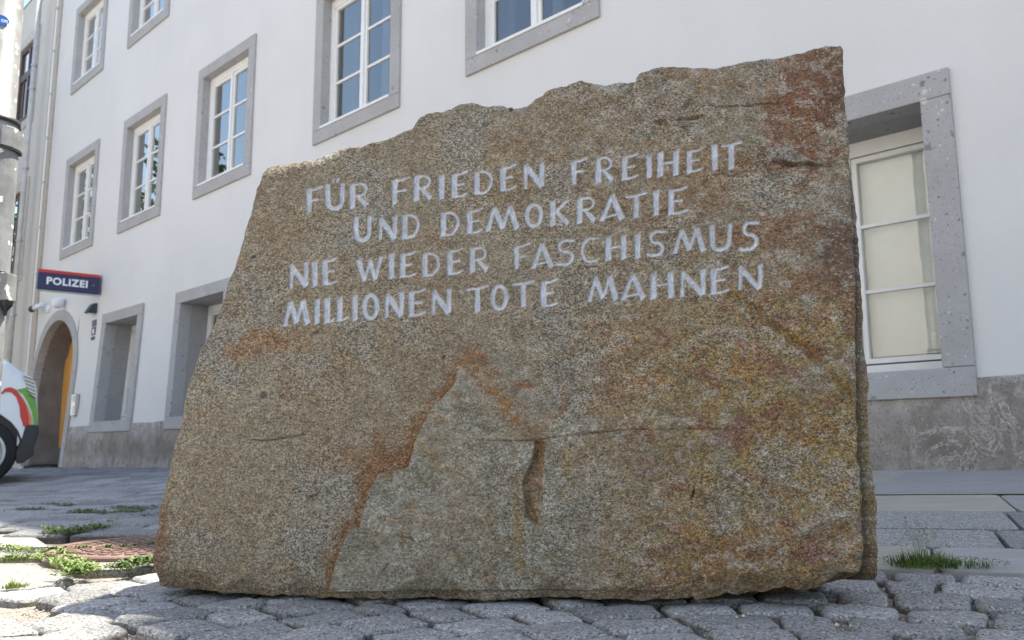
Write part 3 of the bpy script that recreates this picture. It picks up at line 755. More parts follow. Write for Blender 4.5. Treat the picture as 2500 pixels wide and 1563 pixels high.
# police sign: a box sign standing out from the wall
sg_ = mounted('police_sign', 9.44, 2.82); tag(sg_, 'navy and red box sign reading POLIZEI standing out above the arched door', 'sign')
SD = Vector((-.80, -.60, 0)).normalized(); SNn = Vector((SD.y*-1, SD.x, 0)); SNn = Vector((.60, -.80, 0))
SL, SH, SDp = .90, .325, .13
def SP(l, d_, z): return SD*l + SNn*d_ + Vector((0, 0, z))
mb = MB(); mb.box(.03, .03+SL, -SDp/2, SDp/2, 0.0, SH-.055, SP); mb.build('panel', M['navy'], sg_, fix=True, bevel=.004)
mb = MB(); mb.box(.028, .032+SL, -SDp/2-.003, SDp/2+.003, SH-.053, SH, SP); mb.build('red_band', M['red'], sg_, fix=True, bevel=.004)
mb = MB(); mb.box(.0, .03+SL, -.03, .03, -.022, -.002, SP); mb.build('bracket', M['metal'], sg_)
def text_mesh(body, size, name, mat, parent, loc, xdir, zdir, extr_=.002, bold=0., spacing=1.0):
    cu = bpy.data.curves.new(name, 'FONT'); cu.body = body; cu.size = size; cu.extrude = extr_; cu.offset = bold; cu.space_character = spacing
    cu.align_x = 'CENTER'; cu.align_y = 'CENTER'; cu.resolution_u = 4
    tmp = bpy.data.objects.new(name+'_tmp', cu); col.objects.link(tmp)
    dg = bpy.context.evaluated_depsgraph_get(); me = bpy.data.meshes.new_from_object(tmp.evaluated_get(dg))
    bpy.data.objects.remove(tmp); bpy.data.curves.remove(cu)
    xd, zd = Vector(xdir).normalized(), Vector(zdir).normalized(); nd = xd.cross(zd)
    mt = Matrix((xd, zd, nd)).transposed().to_4x4(); mt.translation = Vector(loc); me.transform(mt); me.materials.clear()
    return link(name, me, parent, mat)
ct = SP(.03+SL*.53, SDp/2+.003, .14)
text_mesh('POLIZEI', .158, 'lettering', M['signwhite'], sg_, ct, -SD, (0, 0, 1), .002, .006, 1.12)
mb = MB(); mb.box(.03+.075, .03+.115, SDp/2+.001, SDp/2+.004, .13, .155, SP); mb.build('emblem', simple('faded_emblem', (.12, .12, .2), .5), sg_)

dl = mounted('dome_lamp', 11.1, 2.93, .12); tag(dl, 'small white dome camera under the police sign', 'dome camera')
MB().lathe([(.01, -.15), (.05, -.14), (.085, -.11), (.10, -.06), (.10, 0), (.07, .03), (.01, .04)], 20).build('dome', M['whiteplastic'], dl, smooth=True)
mb = MB(); mb.box(-.03, .03, -.02, .02, .0, .035); mb.tube([(0, 0, .02), tuple(FN*.16+Vector((0, 0, .02)))], .02, 8); mb.build('arm', M['whiteplastic'], dl)

cm_ = mounted('security_camera', 11.95, 2.93, .0); tag(cm_, 'white bullet security camera pointing left beside the arched door', 'camera')
def CP(a, b, c): return FD*a - FN*b + Vector((0, 0, c))
mb = MB(); mb.lathe([(.075, 0), (.08, .01), (.08, .035), (.05, .05), (.02, .05)], 16, T=lambda x, y, z: CP(x, z, y-.04)); mb.build('mount', M['whiteplastic'], cm_, smooth=True)
MB().tube([CP(0, .04, -.03), CP(.06, .12, .0)], .022).build('arm', M['whiteplastic'], cm_, smooth=True)
MB().tube([CP(-.03, .12, .02), CP(.30, .16, -.01)], [.045, .05], 14).build('body', M['whiteplastic'], cm_, smooth=True)
MB().tube([CP(.301, .16, -.011), CP(.43, .175, -.022)], [.058, .058], 14).build('lens_hood', M['black'], cm_, smooth=True)

wl = mounted('wall_lamp', 9.62, 2.58); tag(wl, 'black wedge shaped wall lamp between the arched door and the small window', 'lamp')
mb = MB(); mb.add([CP(-.10, 0, .12), CP(.10, 0, .12), CP(.09, .06, .11), CP(-.09, .06, .11), CP(-.10, 0, -.06), CP(.10, 0, -.06), CP(.09, .15, -.05), CP(-.09, .15, -.05)],
                [(0, 1, 2, 3), (4, 7, 6, 5), (0, 4, 5, 1), (1, 5, 6, 2), (2, 6, 7, 3), (3, 7, 4, 0)])
mb.build('housing', simple('dark_lamp_metal', (.03, .04, .045), .5), wl, bevel=.012, fix=True)
mb = MB(); mb.box(-.08, .08, .02, .13, -.068, -.061, CP); mb.build('diffuser', M['whiteplastic'], wl)

hn = mounted('house_number', 9.60, 2.18); tag(hn, 'stack of small navy plates below the black wall lamp', 'number plate')
mb = MB(); mb.box(-.085, .085, .001, .012, .135, .24, CP); mb.build('plate', M['navy'], hn)
mb = MB(); mb.box(-.085, .085, .001, .012, -.02, .12, CP); mb.build('plate', M['navy'], hn)
mb = MB(); mb.box(-.085, .085, .001, .012, -.10, -.04, CP); mb.build('plate', M['black'], hn)
mb = MB(); mb.box(-.03, .03, .0125, .014, .01, .085, CP); mb.build('figure', M['signwhite'], hn)

ic = mounted('intercom', 9.93, 1.02); tag(ic, 'steel intercom post box beside the right side of the arched door', 'intercom')
mb = MB(); b0 = batter(9.93, 1.02); mb.box(-.09, .09, 0, .07, -.18, .18, CP); mb.build('housing', M['steel'], ic, bevel=.01, fix=True)
mb = MB(); mb.box(-.04, .04, .0705, .076, -.14, -.02, CP); mb.build('call_button', M['whiteplastic'], ic)
mb = MB(); mb.box(-.07, .07, .0705, .078, .05, .15, CP); mb.build('speaker_grille', M['metal'], ic)

dp = empty('drainpipe', FP(13.33, .09, 0)); tag(dp, 'slim painted drainpipe with brackets on the neighbour house', 'drainpipe')
MB().tube([(0, 0, -.1), (0, 0, 5), (0, 0, 10.2)], .05, 12).build('pipe', M['pipe'], dp, smooth=True)
for z in (2.9, 4.4, 5.9, 7.6, 8.1, 9.6):
    mb = MB(); mb.lathe([(.051, -.02), (.062, -.02), (.062, .02), (.051, .02)], 12, (0, 0, z)); mb.box(-.12, .12, -.012, .012, z-.015, z+.015, lambda x, y, z: FD*x+FN*(y+.03)+Vector((0, 0, z))); mb.build('bracket', M['metal'], dp)
lc = empty('lightning_cable', FP(12.35, .03, 0)); tag(lc, 'thin white cable running up the corner of the police house', 'cable')
MB().tube([(0, 0, 2.9), (0, 0, 6), (0, 0, 9.5)], .014, 6).build('cable', M['whiteplastic'], lc)
for z in (3.6, 4.5, 5.4, 6.3, 7.2, 8.1, 9.0): mb = MB(); mb.box(-.03, .03, -.02, .02, z-.02, z+.02); mb.build('clip', M['metal'], lc)
c2 = empty('conduit', FP(12.38, .03, 0)); tag(c2, 'white conduit running down beside the arched door under the camera', 'conduit')
MB().tube([(0, 0, .0), (0, 0, 1.5), (0, 0, 2.85)], .018, 6).build('tube', M['whiteplastic'], c2)
aw = mounted('awning_lamp', 14.6, 3.02); tag(aw, 'dark wall lantern on the neighbour house left of the drainpipe', 'lantern')
mb = MB(); mb.tube([CP(-.35, .0, .15), CP(-.30, .3, .16), CP(.2, .45, .05)], .035); mb.build('arm', M['metal'], aw)
mb = MB(); mb.add([CP(-.3, .2, .05), CP(.6, .2, .05), CP(.6, .7, .05), CP(-.3, .7, .05), CP(-.15, .3, -.16), CP(.45, .3, -.16), CP(.45, .6, -.16), CP(-.15, .6, -.16)], [(3, 2, 1, 0), (4, 5, 6, 7), (0, 1, 5, 4), (1, 2, 6, 5), (2, 3, 7, 6), (3, 0, 4, 7)])
mb.build('lantern_body', M['black'], aw, bevel=.03)

# ================================================================== VAN
van = empty('delivery_van', (-4.975-.86*math.sin(R(31)), 7.8+.86*math.cos(R(31)), float(gz(-4.95, 7.8))-.005)); van.rotation_euler = (0, 0, R(31)); tag(van, 'white delivery van front with red, orange and green swooshes at the left edge', 'van')
prof = [(-4.3, .55), (-4.35, 1.1), (-4.25, 1.85), (-4.0, 1.95), (-1.9, 1.98), (-1.25, 1.9), (-.75, 1.55), (-.32, 1.30), (-.05, 1.25), (.156, 1.19), (.28, 1.085), (.385, 1.02), (.425, .935), (.443, .816), (.458, .66), (.466, .56)]
lowr = [(.33, .545), (.33, .31)]
def wheelarch(cx, n=12, r_=.43): return [(cx+r_*math.cos(math.pi*k/n), .31+r_*math.sin(math.pi*k/n)) for k in range(n+1)]
outl = prof + wheelarch(.0, 12, .40) + wheelarch(-3.1, 12, .40)
paint = simple('white_van_paint', (.62, .68, .76), .25, var=.02)
W2 = .86
def side(p, y, sh): return (p[0]*(1-.0)-sh*(.06 if p[0] > 0 else 0), y, p[1]-(sh*.04 if p[1] > 1 else 0))
sec = [(-W2, 1.), (-W2+.03, .35), (-W2+.09, 0.), (W2-.09, 0.), (W2-.03, .35), (W2, 1.)]
Vv = []; Ff = []; n = len(outl)
for y_, sh in sec:
    Vv += [(p[0]-sh*.05*(1 if p[0] > .2 else 0), y_, p[1]-sh*.05*(1 if p[1] > 1.0 else 0)) for p in outl]
for k in range(len(sec)-1):
    for i in range(n): Ff.append((k*n+i, k*n+(i+1) % n, (k+1)*n+(i+1) % n, (k+1)*n+i))
Ff.append(tuple(range(n))); Ff.append(tuple(range((len(sec)-1)*n+n-1, (len(sec)-1)*n-1, -1)))
mb = MB(); mb.add(Vv, Ff); body = mb.build('body', paint, van, fix=True, bevel=.012)
bp_ = [(.36, .57), (.470, .57), (.476, .50), (.443, .345), (.447, .283), (.365, .21), (.313, .198), (.29, .31), (.33, .40)]
mb = MB(); nb_ = len(bp_)
mb.add([(p[0], -W2-.012, p[1]) for p in bp_]+[(p[0]+.0, 0, p[1]) for p in bp_]+[(p[0], W2+.012, p[1]) for p in bp_],
       [tuple(range(nb_)), tuple(range(3*nb_-1, 2*nb_-1, -1))]+[(k*nb_+i, k*nb_+(i+1) % nb_, (k+1)*nb_+(i+1) % nb_, (k+1)*nb_+i) for k in range(2) for i in range(nb_)])
mb.build('bumper', M['black'], van, fix=True, bevel=.01)
mb = MB(); mb.box(.0-.38, .30, -W2+.05, W2-.05, .30, .66); mb.build('wheel_housing', M['black'], van); mb = MB(); mb.box(-3.5, -2.7, -W2+.05, W2-.05, .30, .66); mb.build('wheel_housing', M['black'], van)
def on_side(pts2, name, mat, dy=.004, parent=None):
    mb = MB(); n = len(pts2); mb.add([(p[0], -W2-dy, p[1]) for p in pts2]+[(p[0], -W2+.002, p[1]) for p in pts2], [tuple(range(n))[::-1]]+[(k, (k+1) % n, n+(k+1) % n, n+k) for k in range(n)])
    return mb.build(name, mat, parent or van, fix=True)
def vz(l): return [(((a/4.2)+41)*.00326-.0, (1104-(840+b/4.2))*.00386+.31) for a, b in l]     # measured outline in metres
gr_ = simple('van_green', (.10, .30, .03), .3, var=.1); rd_ = simple('van_red', (.45, .02, .02), .3, var=.1); og_ = simple('van_orange', (.65, .22, .03), .3)
on_side(vz([(165, 465), (275, 440), (300, 490), (345, 530), (378, 575), (405, 680), (420, 820), (395, 850), (350, 700), (290, 590), (240, 520)]), 'green_swoosh', gr_, .004)
on_side(vz([(5, 500), (40, 455), (95, 440), (160, 465), (225, 540), (285, 640), (320, 760), (325, 850), (270, 845), (225, 740), (210, 640), (165, 540), (110, 495), (50, 490), (12, 520)]), 'red_swoosh', rd_, .008)
on_side(vz([(200, 520), (245, 555), (310, 660), (350, 760), (355, 850), (327, 852), (322, 765), (280, 640), (225, 545)]), 'orange_swoosh', og_, .006)
hl = on_side(vz([(195, 275), (335, 345), (372, 420), (385, 545), (330, 510), (285, 465), (240, 360)]), 'headlight', simple('headlight_glass', (.50, .51, .53), .2), .010)
for k in range(6):
    t0 = 320+k*38; on_side(vz([(225+k*13, t0), (350+k*5, t0+38), (352+k*5, t0+48), (229+k*13, t0+9)]), 'louvre', M['black'], .013, hl)
def wheel(x, y):
    sgn = -1 if y < 0 else 1
    w_ = MB(); w_.lathe([(.20, -.09), (.285, -.095), (.305, -.07), (.31, 0), (.305, .07), (.285, .095), (.20, .09)], 40, T=lambda a, b, c: (x+a, y+c, .31+b)); wo = w_.build('wheel', simple_tyre, van, smooth=True)
    w_ = MB(); w_.lathe([(.21, .06), (.205, .09), (.185, .095), (.175, .06), (.06, .05), (.05, .08), (.01, .085)], 32, T=lambda a, b, c: (x+a, y+sgn*c, .31+b)); w_.build('rim', simple('wheel_rim%d%d' % (x*10, y*10), (.16, .17, .18), .35, .6), wo, smooth=False, fix=True)
    w_ = MB(); w_.lathe([(.212, .088), (.214, .097), (.190, .099), (.188, .09)], 40, T=lambda a, b, c: (x+a, y+sgn*c, .31+b)); w_.build('rim_ring', M['metal'], wo, fix=True)
simple_tyre = simple('tyre_rubber', (.012, .012, .013), .8)
for x, y in ((0, -.80), (0, .80), (-3.1, -.80), (-3.1, .80)): wheel(x, y)
mb = MB(); mb.quad((-.36, -.7, 1.32), (-.36, .7, 1.32), (-1.18, .66, 1.87), (-1.18, -.66, 1.87)); ws = mb.build('windscreen', simple_dark, van)
ws.location = (.025, 0, .03)

# ================================================================== LAMP POST at the left edge
pole = empty('lamp_post', (-1.684, 2.60, float(gz(-1.675, 2.6)))); tag(pole, 'pale grey painted lamp post with a sticker at the left edge', 'lamp post')
q = N('post_paint'); n = q.noise(9, 6, .7); a = q.mix(q.grey(n, .4, .62), (.17, .175, .18), (.28, .29, .295))
sp = q.voro(70); a = q.mix(q.math('GREATER_THAN', q.sep(sp, 0), .965), a, (.7, .7, .7)); a = q.mix(q.grey(q.noise(22, 5, .7), .62, .72, 0, .6), a, (.10, .10, .10))
q.base(a); q.rough(.45); q.bump(q.noise(60, 4), .2, .002); M['post'] = q.m
PR = .070
pole.rotation_euler = (0, R(-.95), 0)
MB().lathe([(PR+.02, -.05), (PR+.02, .02), (PR+.004, .04), (PR+.004, .5), (PR+.004, 1.36), (PR-.008, 1.37), (PR-.010, 3), (PR*.8, 5.2), (PR*.78, 5.25)], 40).build('shaft', M['post'], pole, smooth=True)
MB().lathe([(PR+.004, 1.355), (PR+.008, 1.357), (PR+.008, 1.374), (PR, 1.376)], 40).build('band', M['black'], pole, smooth=True)
def PP(a, r_, z): return (r_*math.cos(a), r_*math.sin(a), z)
TA = math.atan2(-2.6, 1.675)                           # side of the post facing the camera
def patch(name, a0, a1, z0, z1, r0, r1, mat, n=8, **kw):
    mb = MB(); P = []
    for k in range(n+1):
        a = a0+(a1-a0)*k/n; P += [PP(a, r1, z0), PP(a, r1, z1), PP(a, r0, z0), PP(a, r0, z1)]
    F = [(4*k, 4*k+4, 4*k+5, 4*k+1) for k in range(n)]+[(4*k+1, 4*k+5, 4*k+7, 4*k+3) for k in range(n)]+[(4*k, 4*k+2, 4*k+6, 4*k+4) for k in range(n)]+[(0, 1, 3, 2), (4*n, 4*n+2, 4*n+3, 4*n+1)]
    mb.add(P, F); return mb.build(name, mat, pole, smooth=False, **kw)
patch('door', TA+.25, TA+1.35, .86, 1.29, PR+.003, PR+.008, M['post'])
patch('door_hood', TA+.28, TA+1.5, 1.27, 1.335, PR+.003, PR+.018, M['post'])
patch('door_gap', TA+.22, TA+1.38, .853, 1.292, PR+.002, PR+.0055, M['black'])
patch('door_gap', TA+.26, TA+1.52, 1.262, 1.270, PR+.002, PR+.017, M['black'])
mb = MB(); ca_ = TA+1.0
def BX(x, y, z): a = ca_; return (x*math.cos(a)-y*math.sin(a), x*math.sin(a)+y*math.cos(a), z)
mb.box(PR-.005, PR+.028, -.028, .028, .765, .855, BX); mb.build('junction_box', M['post'], pole, bevel=.004, fix=True)
mb = MB(); mb.lathe([(.022, 0), (.02, -.012), (.006, -.03), (.004, -.045)], 12, T=lambda x, y, z: BX(PR+.012+x, y, .764+z)); mb.build('cable_gland', M['black'], pole, fix=True)
blue = simple('sticker_blue', (.02, .16, .62), .4)
mb = MB(); P = [PP(TA-.04, PR-.0075, 1.70)]
for k in range(24):
    a = 2*math.pi*k/24; P.append(PP(TA-.04+.42*math.cos(a), PR-.0065, 1.70+.017*math.sin(a)))
mb.add(P, [(0, 1+k, 1+(k+1) % 24) for k in range(24)]); st = mb.build('sticker', blue, pole)
tm = text_mesh('on', .021, 'sticker_lettering', M['signwhite'], st, (0, 0, 0), (1, 0, 0), (0, 0, 1), .0002, .0004)
for v_ in tm.data.vertices:
    a = TA+.14+v_.co.x/PR; z = 1.70+v_.co.z; v_.co = Vector(PP(a, PR-.006-v_.co.y, z))
mb = MB(); mb.tube([(0, 0, 5.2), (.2, -.15, 5.5), (.7, -.5, 5.6)], [.05, .04, .035]); mb.build('arm', M['post'], pole, smooth=True)
mb = MB(); mb.box(.6, 1.1, -.62, -.42, 5.52, 5.64); mb.build('lamp_head', M['metal'], pole, bevel=.03)

# ================================================================== PLANTS
gm = N('grass_blade'); a = gm.n('Attribute'); a.attribute_name = 'tone'
gm.base(gm.ramp(a.outputs['Fac'], [(0, (.045, .085, .012)), (.5, (.10, .17, .03)), (.85, (.20, .26, .06)), (1, (.38, .30, .15))])); gm.rough(.55); gm.b.inputs['Subsurface Weight'].default_value = 0.0
M['grass'] = gm.m
class PL:
    def __init__(s): s.mb = MB(); s.t = []
    def blade(s, x, y, z, h, w_, lean, az, tone, n=4):
        d = Vector((math.cos(az), math.sin(az), 0)); sd = Vector((-d.y, d.x, 0)); P = []
        for k in range(n+1):
            t = k/n; c = Vector((x, y, z))+d*(lean*h*t*t)+Vector((0, 0, h*t*(1-.25*lean*t))); ww = w_*(1-t**1.6)+.0002
            P += [c-sd*ww, c+sd*ww]
        s.mb.add(P, [(2*k, 2*k+1, 2*k+3, 2*k+2) for k in range(n)]); s.t += [tone]*len(P)
    def leaf(s, x, y, z, r_, az, tl, tone):
        d = Vector((math.cos(az), math.sin(az), tl)).normalized(); sd = Vector((-math.sin(az), math.cos(az), 0)); c = Vector((x, y, z))
        P = [c, c+d*r_*.6+sd*r_*.45, c+d*r_*1.3+Vector((0, 0, r_*.1)), c+d*r_*.6-sd*r_*.45]
        s.mb.add(P, [(0, 1, 2, 3)]); s.t += [tone]*4
    def build(s, name, parent=None):
        o = s.mb.build(name, M['grass'], parent); at = o.data.attributes.new('tone', 'FLOAT', 'POINT'); at.data.foreach_set('value', s.t); return o
def tuft(pl, x, y, rad, n, h, tone=(.1, .6), stretch=1.5, ang=0):
    for k in range(n):
        a = rng.random()*6.28; r_ = rad*math.sqrt(rng.random()); dx, dy = r_*math.cos(a)*stretch, r_*math.sin(a)
        px_, py_ = x+dx*math.cos(ang)-dy*math.sin(ang), y+dx*math.sin(ang)+dy*math.cos(ang)
        fall = 1-.55*(r_/rad); pl.blade(px_, py_, float(gz(px_, py_))-.008, h*fall*rng.uniform(.45, 1.1), rng.uniform(.0007, .0014), rng.uniform(.15, .9), a+rng.uniform(-.8, .8), rng.uniform(*tone))
def clump(pl, x, y, rad, n, h, tone=(.1, .6), stretch=1.6, ang=0, rl=.006):
    for k in range(n):
        a = rng.random()*6.28; r_ = rad*math.sqrt(rng.random()); dx, dy = r_*math.cos(a)*stretch, r_*math.sin(a)
        px_, py_ = x+dx*math.cos(ang)-dy*math.sin(ang), y+dx*math.sin(ang)+dy*math.cos(ang)
        pl.leaf(px_, py_, float(gz(px_, py_))+rng.random()*h*(1-.5*r_/rad), rl*rng.uniform(.6, 1.3), rng.random()*6.28, rng.uniform(-.2, .9), rng.uniform(*tone))
# the tuft right of the stone
tx, ty = .965, 2.02
gt = empty('grass_tuft', (0, 0, 0)); tag(gt, 'green grass tuft with seed heads in the joint right of the stone', 'grass tuft')
gt.location = (tx, ty, float(gz(tx, ty)))
pl = PL(); tuft(pl, tx, ty, .050, 400, .056, (.15, .75), 1.5, R(-24)); tuft(pl, tx+.07, ty-.03, .035, 160, .030, (.0, .4), 2., R(-24))
clump(pl, tx+.06, ty-.035, .05, 620, .016, (.0, .35), 2.3, R(-24), .0035); clump(pl, tx-.05, ty+.0, .04, 160, .014, (.0, .3), 1.6, R(-24), .004)
pl.mb.v = [(p[0]-gt.location.x, p[1]-gt.location.y, p[2]-gt.location.z) for p in pl.mb.v]; pl.build('blades', gt)
pl = PL()
for k in range(26):
    a = rng.random()*6.28; bx0, by0 = rng.uniform(-.05, .05), rng.uniform(-.02, .02); h = rng.uniform(.06, .095); lx = rng.uniform(-.5, .5)
    pl.blade(bx0, by0, 0, h, .00045, lx, 0, .7)
    tip = Vector((bx0+lx*h, by0, h*(1-.25*lx)))
    for j in range(12):
        pl.leaf(tip.x+rng.uniform(-.006, .006), tip.y+rng.uniform(-.004, .004), tip.z-rng.random()*.024, .0032, rng.random()*6.28, .6, rng.uniform(.55, .9))
pl.build('seed_heads', gt)
# weeds in the joints on the left, sunny ones first
weeds = PL()
def along(pts2, n, rad, kind, h, tone, nb):
    P = [Vector((p[0], p[1], 0)) for p in pts2]; L = [(P[i+1]-P[i]).length for i in range(len(P)-1)]; tot = sum(L)
    for k in range(n):
        t = rng.random()*tot; i = 0
        while t > L[i] and i < len(L)-1: t -= L[i]; i += 1
        p = P[i].lerp(P[i+1], min(1, t/L[i])); px_, py_ = p.x+rng.gauss(0, rad*.5), p.y+rng.gauss(0, rad*.5)
        if kind == 'g': tuft(weeds, px_, py_, rad, nb, h*rng.uniform(.5, 1.2), tone, 1.2)
        else: clump(weeds, px_, py_, rad, nb, h*rng.uniform(.5, 1.2), tone, 1.3, 0, .008)
J1 = [[-1.626,2.656],[-1.477,2.576],[-1.32,2.49],[-1.09,2.191],[-1.007,2.138],[-0.977,2.208],[-0.952,2.26]]
J2 = [[-1.421,2.362],[-1.331,2.383],[-1.246,2.313],[-1.106,2.17],[-1.033,2.098]]
J3 = [[-1.69,3.093],[-1.597,3.045],[-1.574,3.145],[-1.588,3.32]]
J4 = [[-1.397,2.542],[-1.31,2.587],[-1.202,2.623],[-1.134,2.683]]
along(J1, 30, .018, 'g', .020, (.45, 1.), 18); along(J1, 40, .018, 'l', .009, (.3, .8), 22)
along(J2, 22, .018, 'g', .036, (.4, 1.), 20); along(J2, 22, .016, 'l', .014, (.3, .8), 20)
along(J3, 14, .022, 'g', .022, (.1, .6), 22); along(J3, 34, .028, 'l', .03, (.1, .5), 34)
along(J4, 8, .010, 'g', .012, (.4, .95), 14); along(J4, 16, .009, 'l', .009, (.3, .7), 22)
along([[-1.08,2.036],[-1.055,2.073],[-1.075,2.12]], 12, .016, 'l', .02, (.2, .6), 40)
along([[-1.124,1.92],[-1.115,1.942]], 6, .012, 'g', .028, (.6, .95), 26)
along([[-1.003,2.151],[-0.962,2.284]], 30, .022, 'l', .025, (.05, .4), 34)
o = weeds.build('joint_weeds'); tag(o, 'sunlit grass and weeds growing in the joints between the slabs at left', 'weeds', kind='stuff')
weeds = PL()
for P, n in (([[-2.487,4.236],[-2.451,4.372]], 10), ([[-2.7,4.874],[-2.687,4.982]], 6), ([[-2.553,4.756],[-2.518,4.821]], 5), ([[-2.151,4.181],[-1.992,4.066],[-1.87,4.056],[-1.857,4.157]], 30), ([[-2.078,4.457],[-1.901,4.325],[-1.865,4.438]], 22), ([[-3.179,5.266],[-3.133,5.261]], 3), ([[-1.672,3.85],[-1.629,3.825]], 3)):
    along(P, n, .045, 'g', .035, (.0, .35), 26); along(P, n, .045, 'l', .02, (.0, .3), 26)
o = weeds.build('shaded_weeds'); tag(o, 'dark green weeds in the shaded paving joints left of the stone', 'weeds', kind='stuff')

# ================================================================== THE MEMORIAL STONE
PSI, LEAN = R(7), math.tan(R(4))
SE = np.array([math.cos(PSI), -math.sin(PSI), 0.]); SN = np.array([math.sin(PSI), math.cos(PSI), 0.])
top_e = [[-0.591,0.9449],[-0.5812,0.9518],[-0.5627,0.954]] + [[-0.4725,0.9657],[-0.4332,0.9795],[-0.4052,0.9869],[-0.3488,0.9927],[-0.293,1.0073],[-0.2597,1.0173],[-0.2403,1.025],[-0.2367,1.0337],[-0.2324,1.0423],[-0.2216,1.0547],[-0.1993,1.0581],[-0.1715,1.0624],[-0.1438,1.0667],[-0.1373,1.0734],[-0.1246,1.0785],[-0.0942,1.0797],[-0.0776,1.0745],[-0.061,1.0705],[-0.0336,1.0765],[0.0046,1.0724],[0.0427,1.0789],[0.0672,1.0892],[0.0726,1.0971],[0.0808,1.1013],[0.1187,1.1083],[0.1511,1.1174],[0.1833,1.1153],[0.226,1.1172],[0.2766,1.1215],[0.2821,1.1282],[0.2902,1.1335],[0.3222,1.1431],[0.3644,1.1449],[0.4061,1.1398],[0.4474,1.1347],[0.4995,1.1416],[0.5515,1.1508],[0.6025,1.1502],[0.6543,1.1639],[0.7202,1.1679]] + [[0.726,1.1667]]
left_e = [[-0.591,0.9449],[-0.5943,0.9324],[-0.6083,0.8704],[-0.6144,0.8417],[-0.6255,0.799],[-0.6392,0.7386],[-0.6487,0.7047],[-0.6598,0.6791],[-0.6709,0.6299],[-0.6865,0.5764],[-0.7016,0.5428],[-0.7111,0.5141],[-0.73,0.4476],[-0.7375,0.4006],[-0.7401,0.3447],[-0.7515,0.2896],[-0.7608,0.2352],[-0.7729,0.1814],[-0.7752,0.1371],[-0.7788,0.0976],[-0.7805,0.0671],[-0.7749,0.0412],[-0.7725,0.0087]]
bot_e = [[-0.7725,0.0087],[-0.7119,0.001],[-0.618,-0.001],[-0.5068,-0.0044],[-0.3975,-0.0069],[-0.3077,-0.008],[-0.2017,-0.0072],[-0.0971,-0.0081],[-0.0112,-0.0051],[0.0737,-0.0014],[0.1576,-0.0009],[0.2404,-0.0036],[0.2898,0.0019],[0.3224,0.0],[0.3551,0.006]] + [[0.3582,-0.0016],[0.3823,0.0039],[0.3993,0.0003],[0.417,0.0108],[0.4379,0.0073],[0.4619,0.0153],[0.4907,0.0145],[0.5118,0.0194],[0.5278,0.0252],[0.5587,0.0218],[0.5872,0.0235],[0.6028,0.0262],[0.6262,0.0301],[0.6496,0.0345]]
right_e = [[0.726,1.1667],[0.7285,1.1574],[0.7265,1.1289],[0.7259,1.1045],[0.7241,1.0482],[0.725,1.0162],[0.7239,0.961],[0.7195,0.8798],[0.72,0.853],[0.7177,0.7849],[0.7164,0.7291],[0.7134,0.6741],[0.7127,0.6378]] + [[0.7042,0.5603],[0.6995,0.4922],[0.6945,0.4201],[0.685,0.2912],[0.686,0.2193],[0.6814,0.1664],[0.6801,0.1065],[0.674,0.0698],[0.6698,0.0562],[0.6551,0.0425],[0.6496,0.0345]]
sil_e = [[0.7487,1.215],[0.7457,1.1125],[0.7427,1.0122],[0.7416,0.9142],[0.7379,0.8185],[0.7351,0.725],[0.7331,0.6425],[0.7345,0.5991],[0.7296,0.5042],[0.7296,0.4658],[0.7272,0.3909],[0.7225,0.2907],[0.7235,0.2297],[0.7246,0.1882],[0.7213,0.1339],[0.7196,0.0882],[0.7165,0.0451],[0.7099,0.0325],[0.6915,0.0268]]

def resample(P, n, rough=0, seed=0):
    P = np.array(P, float); d = np.r_[0, np.cumsum(np.hypot(*np.diff(P, axis=0).T))]; t = np.linspace(0, d[-1], n)
    Q = np.stack([np.interp(t, d, P[:, 0]), np.interp(t, d, P[:, 1])], 1)
    if rough:
        tn = np.gradient(Q, axis=0); tn /= np.linalg.norm(tn, axis=1)[:, None]+1e-9
        w_ = np.minimum(1, np.minimum(np.arange(n), np.arange(n)[::-1])/8.)
        a = fbm(t*38, t*0+seed, 0, 4, seed)*rough*w_; Q[:, 0] += -tn[:, 1]*a; Q[:, 1] += tn[:, 0]*a
    return Q
NU, NV = 860, 660
tp = resample(top_e, NU, .006, 3); bt = resample(bot_e, NU, .005, 9); lf = resample(left_e, NV, .004, 5)[::-1]; rgt = resample(right_e, NV, .0035, 7)[::-1]
lf[-1] = tp[0]; lf[0] = bt[0]; rgt[-1] = tp[-1]; rgt[0] = bt[-1]
u_ = np.linspace(0, 1, NU)[None, :, None]; v_ = np.linspace(0, 1, NV)[:, None, None]
G = (1-v_)*bt[None]+v_*tp[None]+(1-u_)*lf[:, None]+u_*rgt[:, None] - ((1-u_)*(1-v_)*bt[0]+u_*(1-v_)*bt[-1]+(1-u_)*v_*tp[0]+u_*v_*tp[-1])
GX, GZ = G[..., 0], G[..., 1]

def poly_dist(P, mg=.12):
    """distance to a polyline, with running parameter"""
    P = np.array(P, float); D = np.full(GX.shape, 9.); 
    x0, x1 = P[:, 0].min()-mg, P[:, 0].max()+mg; z0, z1 = P[:, 1].min()-mg, P[:, 1].max()+mg
    mk = (GX > x0) & (GX < x1) & (GZ > z0) & (GZ < z1); xx, zz = GX[mk], GZ[mk]; d = np.full(xx.shape, 9.); par = np.zeros(xx.shape)
    n = len(P)-1
    for i in range(n):
        a, b = P[i], P[i+1]; ab = b-a; t = np.clip(((xx-a[0])*ab[0]+(zz-a[1])*ab[1])/max(ab@ab, 1e-12), 0, 1)
        dd = np.hypot(xx-a[0]-t*ab[0], zz-a[1]-t*ab[1]); s_ = dd < d; d[s_] = dd[s_]; par[s_] = (i+t[s_])/n
    D[mk] = d; PR_ = np.zeros(GX.shape); PR_[mk] = par; return D, PR_
